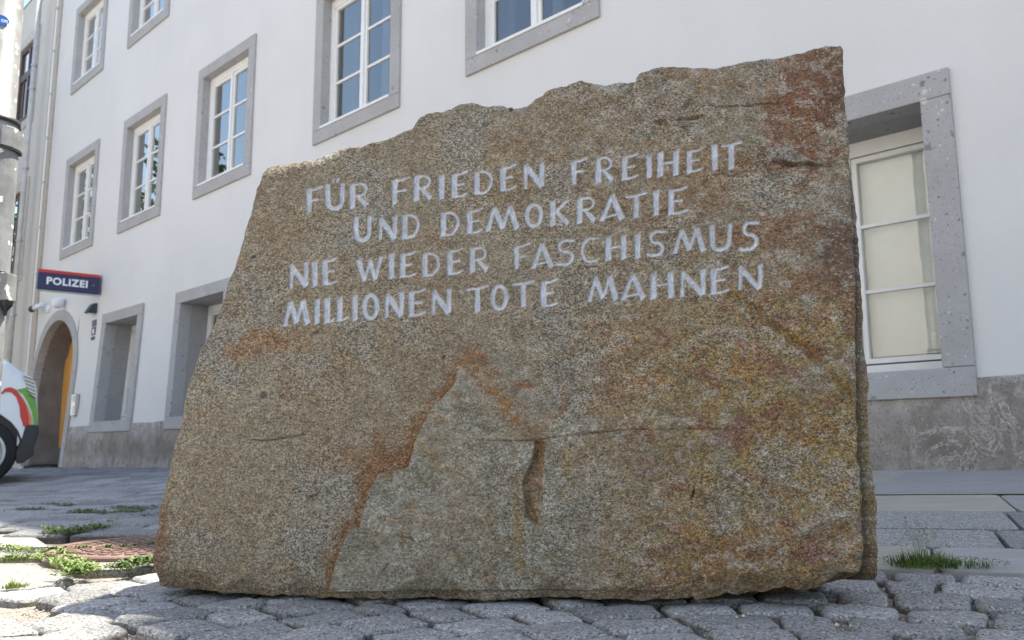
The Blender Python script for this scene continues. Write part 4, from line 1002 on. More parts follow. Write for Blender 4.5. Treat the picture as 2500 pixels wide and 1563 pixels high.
def in_poly(P):
    c = np.zeros(GX.shape, bool); n = len(P)
    for i in range(n):
        a, b = P[i], P[(i+1) % n]
        if a[1] == b[1]: continue
        c ^= ((a[1] > GZ) != (b[1] > GZ)) & (GX < (b[0]-a[0])*(GZ-a[1])/(b[1]-a[1])+a[0])
    return c

# --- relief, positive = towards the viewer
wx = GX+.006*fbm(GX*30, GZ*30, 0, 3, 11); wz = GZ+.006*fbm(GX*30, GZ*30, 5, 3, 12)
grain = fbm(GX*210, GZ*210, 0, 3, 21); mid = fbm(GX*30, GZ*30, 0, 4, 31); low = fbm(GX*3.2, GZ*3.2, 0, 3, 41)
right_side = sstep(-.15, .35, GX+.15*low)
facet = fbm(GX*9+.3*low, GZ*9, 0, 2, 45)
disp = .0016*grain + .0038*mid*(.4+1.0*right_side) + .012*low + .008*np.abs(facet)*right_side + .003*facet
lay = fbm(GX*4, GZ*26, 0, 4, 55); disp += .0035*lay*right_side*sstep(.25, .8, GZ)
stain = np.zeros(GX.shape+(3,))
# colour of the rock face
c_grey = np.array([.196, .166, .122]); c_warm = np.array([.190, .138, .082]); c_olive = np.array([.200, .138, .054]); c_cool = np.array([.185, .185, .170]); c_rust = np.array([.135, .062, .032]); c_orange = np.array([.205, .110, .045]); c_pale = np.array([.26, .25, .22]); c_dark = np.array([.05, .045, .04])
colr = np.zeros(GX.shape+(3,))+c_grey
def blend(mask, c, k=1.): 
    global colr
    mk = np.clip(mask*k, 0, 1)[..., None]; colr = colr*(1-mk)+np.array(c)*mk
n_a = fbm(GX*4.5, GZ*4.5, 0, 5, 71); n_b = fbm(GX*9, GZ*9, 0, 5, 72); n_c = fbm(GX*22, GZ*22, 0, 4, 73); n_d = fbm(GX*5, GZ*11, 3, 5, 74)
blend(sstep(-.1, .45, n_a), c_warm, .55); blend(sstep(.0, .5, n_b), c_cool, .6)
blend(sstep(.10, .40, n_c), c_warm, .35)
up_r = sstep(.05, .55, GX)*sstep(.25, .6, GZ)
blend(up_r*sstep(-.15, .35, n_d), (.20, .125, .065), .75)
low_r = sstep(.05, .45, GX)*sstep(.75, .45, GZ)
blend(low_r*sstep(-.6, .1, n_b), c_olive, .95); blend(low_r*sstep(.12, .6, n_d+.35*n_c), c_orange, .55); blend(low_r*sstep(.28, .5, n_c+.3*n_a), (.16, .055, .045), .7); blend(low_r*sstep(.25, .6, -n_a+.4*n_c), c_cool, .45)
wpx = .022*fbm(GX*13, GZ*13, 7, 4, 77); wpz = .022*fbm(GX*13, GZ*13, 17, 4, 78); n_e = fbm(GX*48, GZ*48, 0, 4, 79)
def ell(c, r_, ang=0, soft=.9, nz=.35):
    dx, dz = GX-c[0], GZ-c[1]; ca, sa = math.cos(ang), math.sin(ang)
    dx = dx+wpx; dz = dz+wpz
    d = np.hypot((dx*ca+dz*sa)/r_[0], (-dx*sa+dz*ca)/r_[1]) + nz*2.2*(.7*n_c+.5*n_e); return sstep(1+soft*.5, 1-soft*.5, d)
RP = [[-0.5639,0.5232],[0.681,1.0935],[0.6281,0.9612],[0.6909,0.7904],[0.5467,0.8991],[0.5452,0.7418],[0.6993,0.6912],[0.3957,0.8218],[-0.7694,0.1218],[-0.7299,0.5501],[-0.3456,0.2672],[0.6283,0.623],[0.1286,0.6747],[0.706,1.0821],[-0.6098,0.8865],[0.0385,0.2908],[0.6278,0.1073],[0.4407,0.0827],[0.4973,0.505],[0.5353,0.3368],[0.6585,0.2954],[0.3264,0.184]]
blend(ell(RP[0], (.085, .028)), c_orange, .7); blend(ell(RP[9], (.03, .02)), c_rust, .5)
blend(ell(RP[1], (.10, .085), .5), (.15, .064, .034), .85); blend(ell(RP[2], (.06, .10), .2), (.155, .072, .036), .85); blend(ell(RP[13], (.05, .10)), (.10, .055, .036), .65)
blend(ell(RP[5], (.11, .035), .1), (.16, .078, .04), .65); blend(ell(RP[6], (.05, .10)), (.085, .045, .032), .8); blend(ell(RP[7], (.10, .04), .1), (.16, .085, .045), .45)
blend(ell(RP[8], (.022, .085)), c_rust, .75); blend(ell(RP[14], (.02, .03)), c_rust, .4); blend(ell(RP[11], (.05, .03)), c_rust, .5); blend(ell(RP[4], (.05, .03)), c_rust, .5)
for k in (17, 16, 19): blend(ell(RP[k], (.09, .045), .2), c_orange, .55)
blend(ell(RP[18], (.06, .04)), (.22, .17, .12), .5)
# grey plate in the lower middle with its step
plate = [[-0.3782,0.0085],[-0.3766,0.016],[-0.3687,0.061],[-0.3562,0.0951],[-0.3416,0.1314],[-0.3175,0.1372],[-0.3073,0.1873],[-0.2984,0.2184],[-0.2924,0.2223],[-0.281,0.2457],[-0.2566,0.2504],[-0.2201,0.2593],[-0.2185,0.273],[-0.2129,0.2927],[-0.2074,0.3124],[-0.2017,0.3283],[-0.186,0.3561],[-0.1743,0.38],[-0.1502,0.408],[-0.134,0.4199],[-0.1261,0.436],[-0.1224,0.4605],[-0.1022,0.4888],[-0.0861,0.5215],[-0.0576,0.5541],[0.4423,0.6398],[0.7621,0.3955],[0.7271,0.024]]
pin = in_poly(plate); pd, pp = poly_dist(plate[:25], 3.); sd = np.where(pin, pd, -pd)
pw = sd+.0035*fbm(GX*60, GZ*60, 0, 3, 81)
stepm = sstep(-.0022, .0022, pw)
fade = np.clip(1-sstep(.75, 1.0, pp), 0, 1)*sstep(.0, .35, pp+.25)
hgt = .024*fade*np.exp(-np.clip(sd, 0, 9)/.22); disp += stepm*hgt
ins = sstep(-.001, .006, pw)*np.exp(-np.clip(sd, 0, 9)/.30)*(sd > -.01)
right_fade = sstep(.32, .12, GX)
ins = ins*(1-sstep(.88, 1., pp)); grain_k = (1-.35*ins*right_fade)*(.85+.35*sstep(-.3, .3, n_b))
blend(ins*right_fade, (.200, .186, .142), .75); blend(ins*right_fade*sstep(.0, .3, n_b), (.150, .150, .115), .8); blend(ins*right_fade*sstep(.0, .35, n_c+.4*n_a), (.255, .238, .195), .7); blend(ins*right_fade*sstep(.18, .4, fbm(GX*19, GZ*19, 61, 5, 62)), (.19, .115, .05), .6)
band = np.exp(-((-sd)/(.030+.022*np.clip(n_b+.3, 0, 1)))**2)*(sd < .002)*(1-sstep(.80, 1., pp)); n_e = fbm(GX*48, GZ*48, 0, 4, 79); bw_ = .020+.062*np.exp(-((pp-.36)/.09)**2)+.014*np.clip(n_b, 0, 1); bd_ = np.exp(-(np.clip(-sd, 0, 9)/bw_)**1.5)*(sd < .0015)*(1-sstep(.85, 1., pp))
band = sstep(.12, .80, bd_*1.1+.38*n_c+.30*n_e); blend(band*(bd_ > .02), (.160, .088, .046), .85); blend(sstep(.55, 1.1, bd_*1.1+.3*n_e)*(bd_ > .1), (.20, .105, .042), .6); blend(band*sstep(.0, .35, n_c), c_orange, .45)
band2 = np.exp(-((-sd)/.09)**2)*(sd < 0)*sstep(.30, .36, pp)*sstep(.60, .5, pp); blend(band2*sstep(-.4, .2, n_b), (.165, .085, .045), .7)
blend(np.exp(-((sd+.0015)/.0022)**2)*fade*sstep(-.5, .1, n_c), (.07, .05, .035), .6)
# rusty veins near the apex of the plate
for P, wd, k, cc_ in (([[-0.0881,0.5091],[-0.0775,0.4924],[-0.0528,0.4797],[-0.0404,0.4631],[-0.02,0.4506],[0.0043,0.43],[0.0365,0.4254]], .011, .95, (.17, .07, .03)),
               ([[-0.1207,0.4809],[-0.1022,0.4847],[-0.0814,0.4679],[-0.0605,0.431],[-0.036,0.4064],[-0.0117,0.3781],[0.0124,0.3501],[0.0363,0.342]], .022, .9, (.20, .10, .035)),
               ([[0.1045,0.4244],[0.1081,0.3925],[0.1038,0.365],[0.076,0.3534],[0.0561,0.3301],[0.0579,0.3106]], .008, .8, (.19, .09, .035)),
               ([[0.0066,0.2106],[0.0078,0.1727],[0.0105,0.1166],[0.0125,0.0503]], .010, .8, (.20, .135, .04)),
               ([[-0.0035,0.3051],[-0.0014,0.2798],[0.0046,0.2489],[0.0066,0.2106]], .006, .6, (.19, .12, .05)),
               ([[-0.2055,0.3203],[-0.1846,0.3004],[-0.1678,0.2806],[-0.1573,0.263]], .010, .7, (.20, .15, .06)),
               ([[0.4591,0.6099],[0.5089,0.579],[0.5408,0.5446],[0.5724,0.5129],[0.6042,0.4902],[0.6381,0.4461],[0.6832,0.3962]], .018, .8, (.17, .105, .035)),
               ([[0.111,0.3063],[0.1146,0.287],[0.1103,0.2563]], .012, .6, (.21, .14, .05))):
    d_, t_ = poly_dist(P); blend(np.exp(-((d_+.004*n_c)/wd)**2)*sstep(-.7, .1, n_c+.4*n_b), cc_, k)
def crack(P, wd, dep, dark=.8):
    global disp
    d_, t_ = poly_dist(P); d_ = d_+.0008*fbm(GX*90, GZ*90, 0, 2, 91); prof_ = np.exp(-(d_/wd)**2)*(.5+.5*np.sin(np.pi*np.clip(t_, .02, .98))); disp = disp-dep*prof_; blend(prof_, c_dark, dark)
crack([[-0.0957,0.3164],[-0.0554,0.3114],[-0.0035,0.3102],[0.052,0.3122],[0.0875,0.3174],[0.119,0.321],[0.1581,0.3254],[0.2079,0.3281]], .0015, .004, .75)
crack([[0.1236,0.3186],[0.1498,0.3236],[0.1803,0.3268],[0.245,0.3314],[0.3516,0.3318],[0.423,0.3303],[0.4856,0.3319],[0.5759,0.3277],[0.6867,0.3414]], .0011, .003, .55)
crack([[0.3628,0.2527],[0.3643,0.2202],[0.3592,0.1995],[0.3554,0.1708],[0.3491,0.13]], .0011, .003, .6); crack([[0.3631,0.2119],[0.3595,0.1975]], .0025, .008, .9); crack([[0.3586,0.4953],[0.3552,0.416],[0.3529,0.3425]], .001, .002, .3)
crack([[0.374,0.551],[0.4343,0.5481],[0.4983,0.5443],[0.5449,0.5432]], .001, .002, .3)
crack([[0.4336,1.0386],[0.4627,1.0352],[0.4848,1.0379],[0.5101,1.0356],[0.5466,1.0398],[0.5826,1.0396]], .002, .006, .8); crack([[0.3607,1.0129],[0.381,1.0141],[0.4105,1.0156],[0.4271,1.0179]], .0035, .007, .7)
crack([[0.6882,1.0424],[0.7165,1.0423]], .0018, .005, .7); crack([[-0.5867,0.3265],[-0.5745,0.3181],[-0.5574,0.3154],[-0.5372,0.3147],[-0.5172,0.3171],[-0.4907,0.322],[-0.4509,0.3267]], .0018, .005, .7)
crack([[-0.4431,0.1954],[-0.4237,0.1985],[-0.4174,0.2028]], .0016, .004, .6); crack([[-0.2399,0.1187],[-0.2158,0.1151],[-0.1995,0.1039]], .002, .004, .6); crack([[-0.2695,0.0471],[-0.256,0.0621]], .002, .004, .6)
crack([[-0.1499,0.4939],[-0.1539,0.4878]], .003, .005, .7); crack([[-0.0075,0.311],[-0.0034,0.2876],[0.0026,0.2489]], .0012, .002, .4); crack([[0.0164,0.2914],[0.0144,0.2643],[0.0282,0.2527]], .0012, .003, .5)
# dark inclusions
for p, rr_ in zip([[0.3841,1.0561],[-0.544,0.4028],[-0.5981,0.7277],[-0.0653,1.0268],[-0.4162,-0.1482],[-0.0665,0.9578],[0.491,0.7531],[-0.4431,0.5565],[0.5029,0.6695]], ((.013, .007), (.006, .006), (.005, .004), (.006, .004), (.001, .001), (.004, .003), (.004, .003), (.005, .005), (.004, .003))):
    mk_ = ell(p, rr_, .4, .8, .5); blend(mk_, (.045, .048, .052), .9); disp -= .003*mk_
# open pocket beside the plate edge
pk = [[0.0433,0.3107],[0.0417,0.2951],[0.0401,0.2835],[0.0341,0.2642],[0.0282,0.2527],[0.0223,0.2373],[0.0164,0.2259],[0.0183,0.2144],[0.0211,0.1992],[0.0226,0.1728],[0.0222,0.1559],[0.0338,0.1484],[0.0474,0.1436],[0.0532,0.1579],[0.0572,0.1804],[0.0593,0.2106],[0.0603,0.2488],[0.0637,0.2872],[0.0646,0.3086]]
pki = in_poly(pk); dl_, t1 = poly_dist(pk[:13]); dr_2, t2 = poly_dist(pk[12:]+[pk[0]])
edge_l = sstep(0, .003, dl_); ramp_ = np.clip(dr_2/(dl_+dr_2+1e-6), 0, 1)
disp = disp-np.where(pki, .024*edge_l*ramp_**.7, 0); blend(pki*1.*sstep(-.6, 0, n_c+.3), (.19, .115, .06), .85)
pk2 = [[0.3108,1.0158],[0.3228,1.0175],[0.3423,1.0155],[0.3409,1.0067],[0.3391,0.9979],[0.3251,1.0003],[0.3135,1.0063]]
i2 = in_poly(pk2); d2, _t = poly_dist(pk2+[pk2[0]]); disp -= np.where(i2, .008*sstep(0, .004, d2), 0); blend(i2*1., (.14, .085, .035), .7)
# flake on the upper right: a lens with an undercut lower edge
fl = [[0.5387,0.9417],[0.5509,0.9371],[0.5721,0.934],[0.6003,0.9325],[0.624,0.9176],[0.6373,0.9071],[0.6543,0.9004],[0.6815,0.8902],[0.6538,0.8927],[0.6401,0.8973],[0.612,0.8976],[0.5841,0.9013],[0.5632,0.9071],[0.5536,0.8958],[0.5496,0.8882],[0.5475,0.9118]]
fi = in_poly(fl); fd, _t = poly_dist(fl+[fl[0]]); fs_ = np.where(fi, fd, -fd); disp += .010*sstep(-.002, .003, fs_)*sstep(.24, .10, np.abs(GX-RP[4][0])+.0)
blend(sstep(-.002, .004, fs_), (.225, .215, .19), .8)
crack([[0.5388,0.9429],[0.5452,0.9315],[0.5493,0.9117],[0.5506,0.8882]], .004, .006, .55); crack([[0.5631,0.9051],[0.5839,0.899],[0.6119,0.8952],[0.6399,0.8946],[0.6813,0.8879]], .003, .006, .6); crack([[0.6239,0.9156],[0.6407,0.905],[0.6678,0.8939],[0.7194,0.8867]], .002, .003, .4)
ed2, _t = poly_dist([[0.6303,0.9075],[0.6545,0.9024],[0.6816,0.8913],[0.7195,0.8882]]); 
# raised arc (conchoidal scar) and diagonal groove on the right
d_, t_ = poly_dist([[0.3408,0.4823],[0.3631,0.4996],[0.3811,0.5171],[0.3989,0.5279],[0.4336,0.5347],[0.4592,0.5323],[0.4734,0.5195],[0.4785,0.4972],[0.4733,0.4797]]); disp += .0045*np.exp(-(d_/.008)**2); blend(np.exp(-(d_/.007)**2), c_pale, .45)
d_, t_ = poly_dist([[0.4591,0.6099],[0.5089,0.579],[0.5408,0.5446],[0.5724,0.5129],[0.6042,0.4902],[0.6381,0.4461],[0.6832,0.3962]]); disp -= .008*np.exp(-(d_/.007)**2); 
dg = GX-[[0.5408,0.5446]][0][0]+(GZ-[[0.5408,0.5446]][0][1])*.9
d_, t_ = poly_dist([[0.4637,0.1007],[0.5084,0.109],[0.5579,0.1313],[0.5994,0.1534],[0.6554,0.1597]]); disp += .006*np.exp(-(d_/.012)**2); blend(np.exp(-(d_/.012)**2), c_pale, .4)
d_, t_ = poly_dist([[0.5856,0.0235],[0.6264,0.0453],[0.6587,0.0593],[0.6728,0.0653]])
# chipped lower edge: the bottom tips back, more strongly at the right corner
be_x = bt[:, 0]; be_z = bt[:, 1]; bz_ = np.interp(GX, be_x, be_z); ab = GZ-bz_
chip = .035*sstep(.25, .55, fbm(GX*7, 0*GX, 0, 3, 101)*.5+.5)+.008; disp -= chip*.55*np.clip(1-ab/(chip+.004), 0, 1)**1.2
blend(np.clip(1-ab/(chip+.01), 0, 1), (.15, .115, .075), .6)
rc = [[0.5872,0.0235],[0.6254,0.052],[0.6387,0.0573],[0.6617,0.0563],[0.6739,0.0653],[0.6827,0.0629],[0.6782,0.0121],[0.5862,0.0108]]
ri_ = in_poly(rc); rd2, _t = poly_dist(rc[:6]); disp -= np.where(ri_, rd2*2.2, 0); blend(ri_*1., (.12, .095, .065), .6)
# top edge: small conchoidal chips
te_z = np.interp(GX, tp[:, 0], tp[:, 1]); bl_ = te_z-GZ; tchip = .006+.03*sstep(.1, .5, fbm(GX*6, 0*GX+3, 0, 3, 111)); disp -= tchip*.5*np.clip(1-bl_/tchip, 0, 1)**1.5
d_, t_ = poly_dist([[0.1511,1.1174],[0.1777,1.1045],[0.2042,1.0923],[0.2358,1.0833]]); tri = in_poly([[0.1512,1.1221],[0.1777,1.1045],[0.2042,1.0923],[0.2359,1.0845],[0.2623,1.0857],[0.2793,1.1214],[0.2262,1.1231]]); disp -= np.where(tri, np.minimum(.02, d_*1.1), 0); blend(tri*1., c_pale, .6)
d_, t_ = poly_dist([[-0.009,1.0527],[0.0074,1.0588],[0.0264,1.0612]]); tri = in_poly([[-0.009,1.0527],[0.0074,1.0588],[0.0264,1.0612],[0.0427,1.0819],[0.0046,1.0783],[-0.0172,1.0679]]); disp -= np.where(tri, np.minimum(.012, d_), 0)
# rounded arris left and right
for E_ in (lf, rgt):
    xe = np.interp(GZ, E_[:, 1], E_[:, 0]); dx = np.abs(GX-xe); disp -= .005*np.clip(1-dx/.007, 0, 1)**2
m1 = fbm(GX*42, GZ*60, 0, 4, 122); m2 = fbm(GX*75, GZ*105, 9, 4, 123); rk = .40+.60*np.maximum(right_side, sstep(-.02, .02, sd)*.8)
blend(sstep(.12, .40, m1)*rk, (.285, .265, .225), .50); blend(sstep(.14, .42, -m1)*rk, (.12, .088, .055), .50)
blend(sstep(.22, .45, m2)*rk*sstep(-.2, .3, n_a+.2), (.20, .105, .045), .40); blend(sstep(.2, .5, -m2)*rk, (.27, .26, .235), .35)
blend(sstep(.26, .42, fbm(GX*26, GZ*34, 31, 5, 125))*low_r, (.15, .062, .05), .6); blend(sstep(.22, .42, fbm(GX*17, GZ*24, 41, 5, 126))*low_r, (.215, .115, .042), .6)
colr *= (1+.22*fbm(GX*110, GZ*130, 0, 3, 121))[..., None]

# --- carved letters -----------------------------------------------------------
LET = [('F',-0.4795,0.8298,-0.4436,0.8322,-0.4829,0.8885),
('Ü',-0.4341,0.8354,-0.3911,0.8382,-0.4373,0.8946),
('R',-0.3784,0.8379,-0.3372,0.8406,-0.3811,0.8969),
('F',-0.2805,0.8434,-0.2398,0.8461,-0.2825,0.9021),
('R',-0.2283,0.8491,-0.19,0.8517,-0.23,0.9078),
('I',-0.1719,0.8499,-0.1589,0.8507,-0.1732,0.9083),
('E',-0.1419,0.8511,-0.1079,0.8533,-0.143,0.9101),
('D',-0.0895,0.8568,-0.0482,0.8595,-0.0902,0.9124),
('E',-0.0298,0.8611,0.0027,0.8633,-0.0301,0.9175),
('N',0.0214,0.8651,0.0662,0.8681,0.0214,0.9214),
('F',0.1269,0.8698,0.1598,0.872,0.1276,0.9258),
('R',0.1806,0.872,0.2172,0.8744,0.1818,0.9294),
('E',0.2376,0.8756,0.2724,0.878,0.2391,0.9313),
('I',0.29,0.8785,0.3041,0.8794,0.2918,0.9318),
('H',0.315,0.8805,0.3617,0.8836,0.317,0.9368),
('E',0.3778,0.8862,0.4112,0.8884,0.3801,0.9383),
('I',0.4306,0.8899,0.4451,0.8908,0.4334,0.9472),
('T',0.454,0.8906,0.4928,0.8932,0.4569,0.9479),
('U',-0.3626,0.7568,-0.3234,0.7595,-0.3651,0.8114),
('N',-0.3065,0.7585,-0.2661,0.7613,-0.3085,0.8107),
('D',-0.2521,0.7605,-0.2134,0.7632,-0.2539,0.8164),
('D',-0.1632,0.7609,-0.1219,0.7638,-0.1644,0.8175),
('E',-0.1042,0.7643,-0.0732,0.7665,-0.105,0.8197),
('M',-0.0648,0.7691,0.0098,0.7742,-0.0653,0.8244),
('O',0.0228,0.7747,0.0638,0.7775,0.0229,0.8294),
('K',0.0796,0.7765,0.1212,0.7794,0.0801,0.8339),
('R',0.1381,0.7806,0.1774,0.7834,0.139,0.8376),
('A',0.1891,0.7829,0.239,0.7864,0.1903,0.8403),
('T',0.2463,0.788,0.2872,0.7908,0.2478,0.8396),
('I',0.3002,0.7907,0.3176,0.7919,0.3021,0.8475),
('E',0.3349,0.7911,0.3738,0.7938,0.3372,0.8499),
('N',-0.5112,0.6549,-0.4671,0.6575,-0.5147,0.7097),
('I',-0.4592,0.6574,-0.4419,0.6584,-0.4625,0.7142),
('E',-0.4325,0.6587,-0.3997,0.6607,-0.4357,0.7165),
('W',-0.3515,0.6634,-0.2943,0.6668,-0.3538,0.7152),
('I',-0.279,0.6689,-0.2673,0.6696,-0.281,0.7246),
('E',-0.2543,0.6691,-0.2207,0.6711,-0.2562,0.725),
('D',-0.2045,0.6712,-0.1652,0.6735,-0.2059,0.7251),
('E',-0.1483,0.6734,-0.1144,0.6754,-0.1493,0.7284),
('R',-0.0979,0.6779,-0.0603,0.6801,-0.0986,0.7325),
('F',-0.001,0.6815,0.0331,0.6835,-0.0011,0.7345),
('A',0.039,0.6826,0.0827,0.6852,0.0392,0.7361),
('S',0.0922,0.6875,0.1309,0.6898,0.0927,0.7434),
('C',0.1435,0.6903,0.1829,0.6927,0.1444,0.7454),
('H',0.1974,0.694,0.2438,0.6967,0.1986,0.7479),
('I',0.2597,0.6969,0.2741,0.6978,0.2613,0.7523),
('S',0.2885,0.7002,0.3238,0.7022,0.2903,0.756),
('M',0.3416,0.7055,0.4093,0.7095,0.3436,0.7576),
('U',0.4189,0.7093,0.4657,0.7121,0.4214,0.7612),
('S',0.4834,0.7076,0.5206,0.7098,0.4869,0.7695),
('M',-0.5199,0.569,-0.4599,0.5719,-0.5235,0.6245),
('I',-0.4496,0.5712,-0.4331,0.5721,-0.4527,0.6269),
('L',-0.4225,0.5718,-0.4015,0.5728,-0.4256,0.6292),
('L',-0.3945,0.5751,-0.3692,0.5763,-0.3972,0.6297),
('I',-0.3599,0.5757,-0.3461,0.5764,-0.3625,0.6324),
('O',-0.3352,0.5745,-0.2976,0.5764,-0.3378,0.6341),
('N',-0.2843,0.5805,-0.2439,0.5825,-0.2863,0.6345),
('E',-0.2311,0.581,-0.197,0.5827,-0.2329,0.6388),
('N',-0.182,0.5849,-0.1393,0.587,-0.1833,0.6388),
('T',-0.1026,0.5879,-0.0595,0.5901,-0.1034,0.6425),
('O',-0.0515,0.5899,-0.0137,0.5918,-0.0519,0.6471),
('T',-0.0024,0.5973,0.0417,0.5994,-0.0025,0.6504),
('E',0.0569,0.5951,0.0928,0.5968,0.0572,0.6528),
('M',0.158,0.6051,0.2213,0.6082,0.159,0.658),
('A',0.2299,0.6066,0.2784,0.609,0.2313,0.6593),
('H',0.2902,0.6064,0.3406,0.6089,0.2921,0.664),
('N',0.3527,0.6099,0.4052,0.6125,0.355,0.6649),
('E',0.4169,0.613,0.4526,0.6148,0.4198,0.6705),
('N',0.4718,0.621,0.5222,0.6235,0.4747,0.6731)]
def arc(cx, cz, rx, rz, a0, a1, n=9): return [(cx+rx*math.cos(R(a0+(a1-a0)*k/n)), cz+rz*math.sin(R(a0+(a1-a0)*k/n))) for k in range(n+1)]
# strokes: (points, half width at start, half width at end) in a unit box; widths are in letter heights
s_, t_n = .088, .050
GLY = {
 'F': [([(.17, 0), (.17, 1)], .07, .095), ([(.17, .95), (.60, .96), (1, 1.04)], .055, .05), ([(.17, .50), (.78, .53)], .05, .05)],
 'E': [([(.17, .03), (.17, .97)], .09, .09), ([(.17, .95), (.62, .95), (1, 1.04)], .055, .045), ([(.17, .51), (.80, .54)], .05, .05), ([(.17, .05), (.62, .05), (1, .13)], .055, .045)],
 'R': [([(.14, 0), (.16, 1)], .09, .085), ([(.14, .96), (.50, .98)]+arc(.55, .74, .36, .24, 88, -88)+[(.25, .48)], .055, .05), ([(.45, .48), (.97, .03)], .06, .095)],
 'Ü': [([(.10, .98), (.12, .40)]+arc(.50, .34, .38, .31, 180, 360, 12)+[(.90, .98)], .085, .07), ([(.37, 1.12), (.41, 1.27)], .04, .05), ([(.62, 1.12), (.66, 1.27)], .04, .05)],
 'U': [([(.10, 1), (.12, .40)]+arc(.50, .34, .38, .31, 180, 360, 12)+[(.90, 1)], .09, .075)],
 'I': [([(.5, 0), (.5, 1)], .095, .10)],
 'D': [([(.13, .02), (.13, .98)], .09, .09), ([(.10, .95), (.35, .96)]+arc(.40, .50, .52, .46, 85, -85, 14)+[(.10, .05)], .05, .06)],
 'N': [([(.09, .0), (.12, 1)], .065, .06), ([(.11, .95), (.88, .04)], .095, .095), ([(.90, .02), (.92, 1.03)], .07, .09)],
 'H': [([(.14, 0), (.14, 1)], .095, .09), ([(.86, 0), (.86, 1)], .09, .09), ([(.14, .50), (.86, .53)], .045, .045)],
 'T': [([(.0, .93), (.5, .95), (1, 1.02)], .05, .06), ([(.50, 0), (.50, .95)], .09, .085)],
 'M': [([(.06, 0), (.27, 1)], .075, .06), ([(.27, .96), (.52, .10)], .09, .085), ([(.52, .10), (.74, .98)], .065, .06), ([(.74, .98), (.94, .0)], .09, .095)],
 'W': [([(.05, 1), (.28, .02)], .095, .08), ([(.28, .02), (.52, .92)], .06, .06), ([(.50, .94), (.73, .02)], .09, .08), ([(.73, .02), (.96, 1.02)], .065, .07)],
 'O': [(arc(.5, .5, .39, .44, 90, 450, 24), .072, .072)],
 'K': [([(.13, 0), (.13, 1)], .09, .09), ([(.18, .46), (.93, .97)], .06, .065), ([(.35, .55), (.93, .03)], .07, .09)],
 'A': [([(.06, 0), (.50, 1)], .075, .06), ([(.50, .98), (.94, .0)], .09, .095), ([(.16, .14), (.80, .22)], .045, .045)],
 'S': [([(.97, .93), (.80, .94)]+arc(.50, .74, .34, .22, 75, 260, 9)+arc(.48, .27, .40, .25, 75, -110, 10)+[(.18, .03), (.02, .06)], .055, .06)],
 'C': [([(.97, .96), (.80, .97)]+arc(.56, .5, .46, .46, 75, 285, 14)+[(.85, .06), (.98, .12)], .055, .055)],
 'L': [([(.22, .03), (.22, 1)], .095, .10), ([(.22, .05), (.60, .05), (1, .15)], .055, .045)],
}
letter_id = np.full(GX.shape, -1, np.int32); depth = np.full(GX.shape, -1.)      # positive inside a stroke (metres)
sdep = np.full(GX.shape, -.02)
for li, (ch, bx0, bz0, brx, brz, tlx, tlz) in enumerate(LET):
    o_ = np.array([bx0, bz0]); ex = np.array([brx-bx0, brz-bz0]); ez = np.array([tlx-bx0, tlz-bz0]); H_ = np.linalg.norm(ez)
    jr = random.Random(li)
    x0 = min(bx0, tlx)-.03; x1 = max(brx, brx+tlx-bx0)+.03; z0 = min(bz0, brz)-.03; z1 = max(tlz, tlz+brz-bz0)+.04
    mk = (GX > x0) & (GX < x1) & (GZ > z0) & (GZ < z1)
    xx = GX[mk]; zz = GZ[mk]; best = np.full(xx.shape, -.02)
    ns = .0013*fbm(xx*190, zz*190, li, 3, 131)
    for pts3, w0, w1 in GLY[ch]:
        P = [o_+ex*(p[0]+jr.uniform(-.012, .012))+ez*(p[1]+jr.uniform(-.008, .008)) for p in pts3]
        if ch == 'I': w0, w1 = .085, .095
        n = len(P)-1
        for i in range(n):
            a, b = P[i], P[i+1]; abv = b-a; t = ((xx-a[0])*abv[0]+(zz-a[1])*abv[1])/max(abv@abv, 1e-12)
            tc = np.clip(t, 0, 1); ww = (w0+(w1-w0)*(i+tc)/n)*H_*1.42
            if n == 1:                                       # straight chisel ends, cut on the slant
                L_ = math.sqrt(abv@abv); nx_ = -abv[1]/L_, abv[0]/L_; sdn = (xx-a[0])*nx_[0]+(zz-a[1])*nx_[1]
                sk = sdn/L_*.35; tt = t+sk; e_in = np.minimum(tt, 1-tt)*L_+.002
                val = np.minimum(ww-np.abs(sdn), e_in)
            else:
                val = ww-np.hypot(xx-a[0]-tc*abv[0], zz-a[1]-tc*abv[1])
            best = np.maximum(best, val)
    best = best+ns
    cur = sdep[mk]; up_ = best > cur; cur[up_] = best[up_]; sdep[mk] = cur
    ids = letter_id[mk]; ids[up_ & (best > -.0012)] = li; letter_id[mk] = ids
disp = disp-np.clip(sdep, 0, .0068)*1.45+.0006*fbm(GX*300, GZ*120, 0, 2, 141)*(sdep > 0)
paint_m = sstep(-.0003, .0008, sdep-.0010*np.clip(n_c+.3*grain, 0, 1))*(.5+.5*sstep(.0012, .0032, sdep+.0012*fbm(GX*160, GZ*90, 3, 3, 133)))

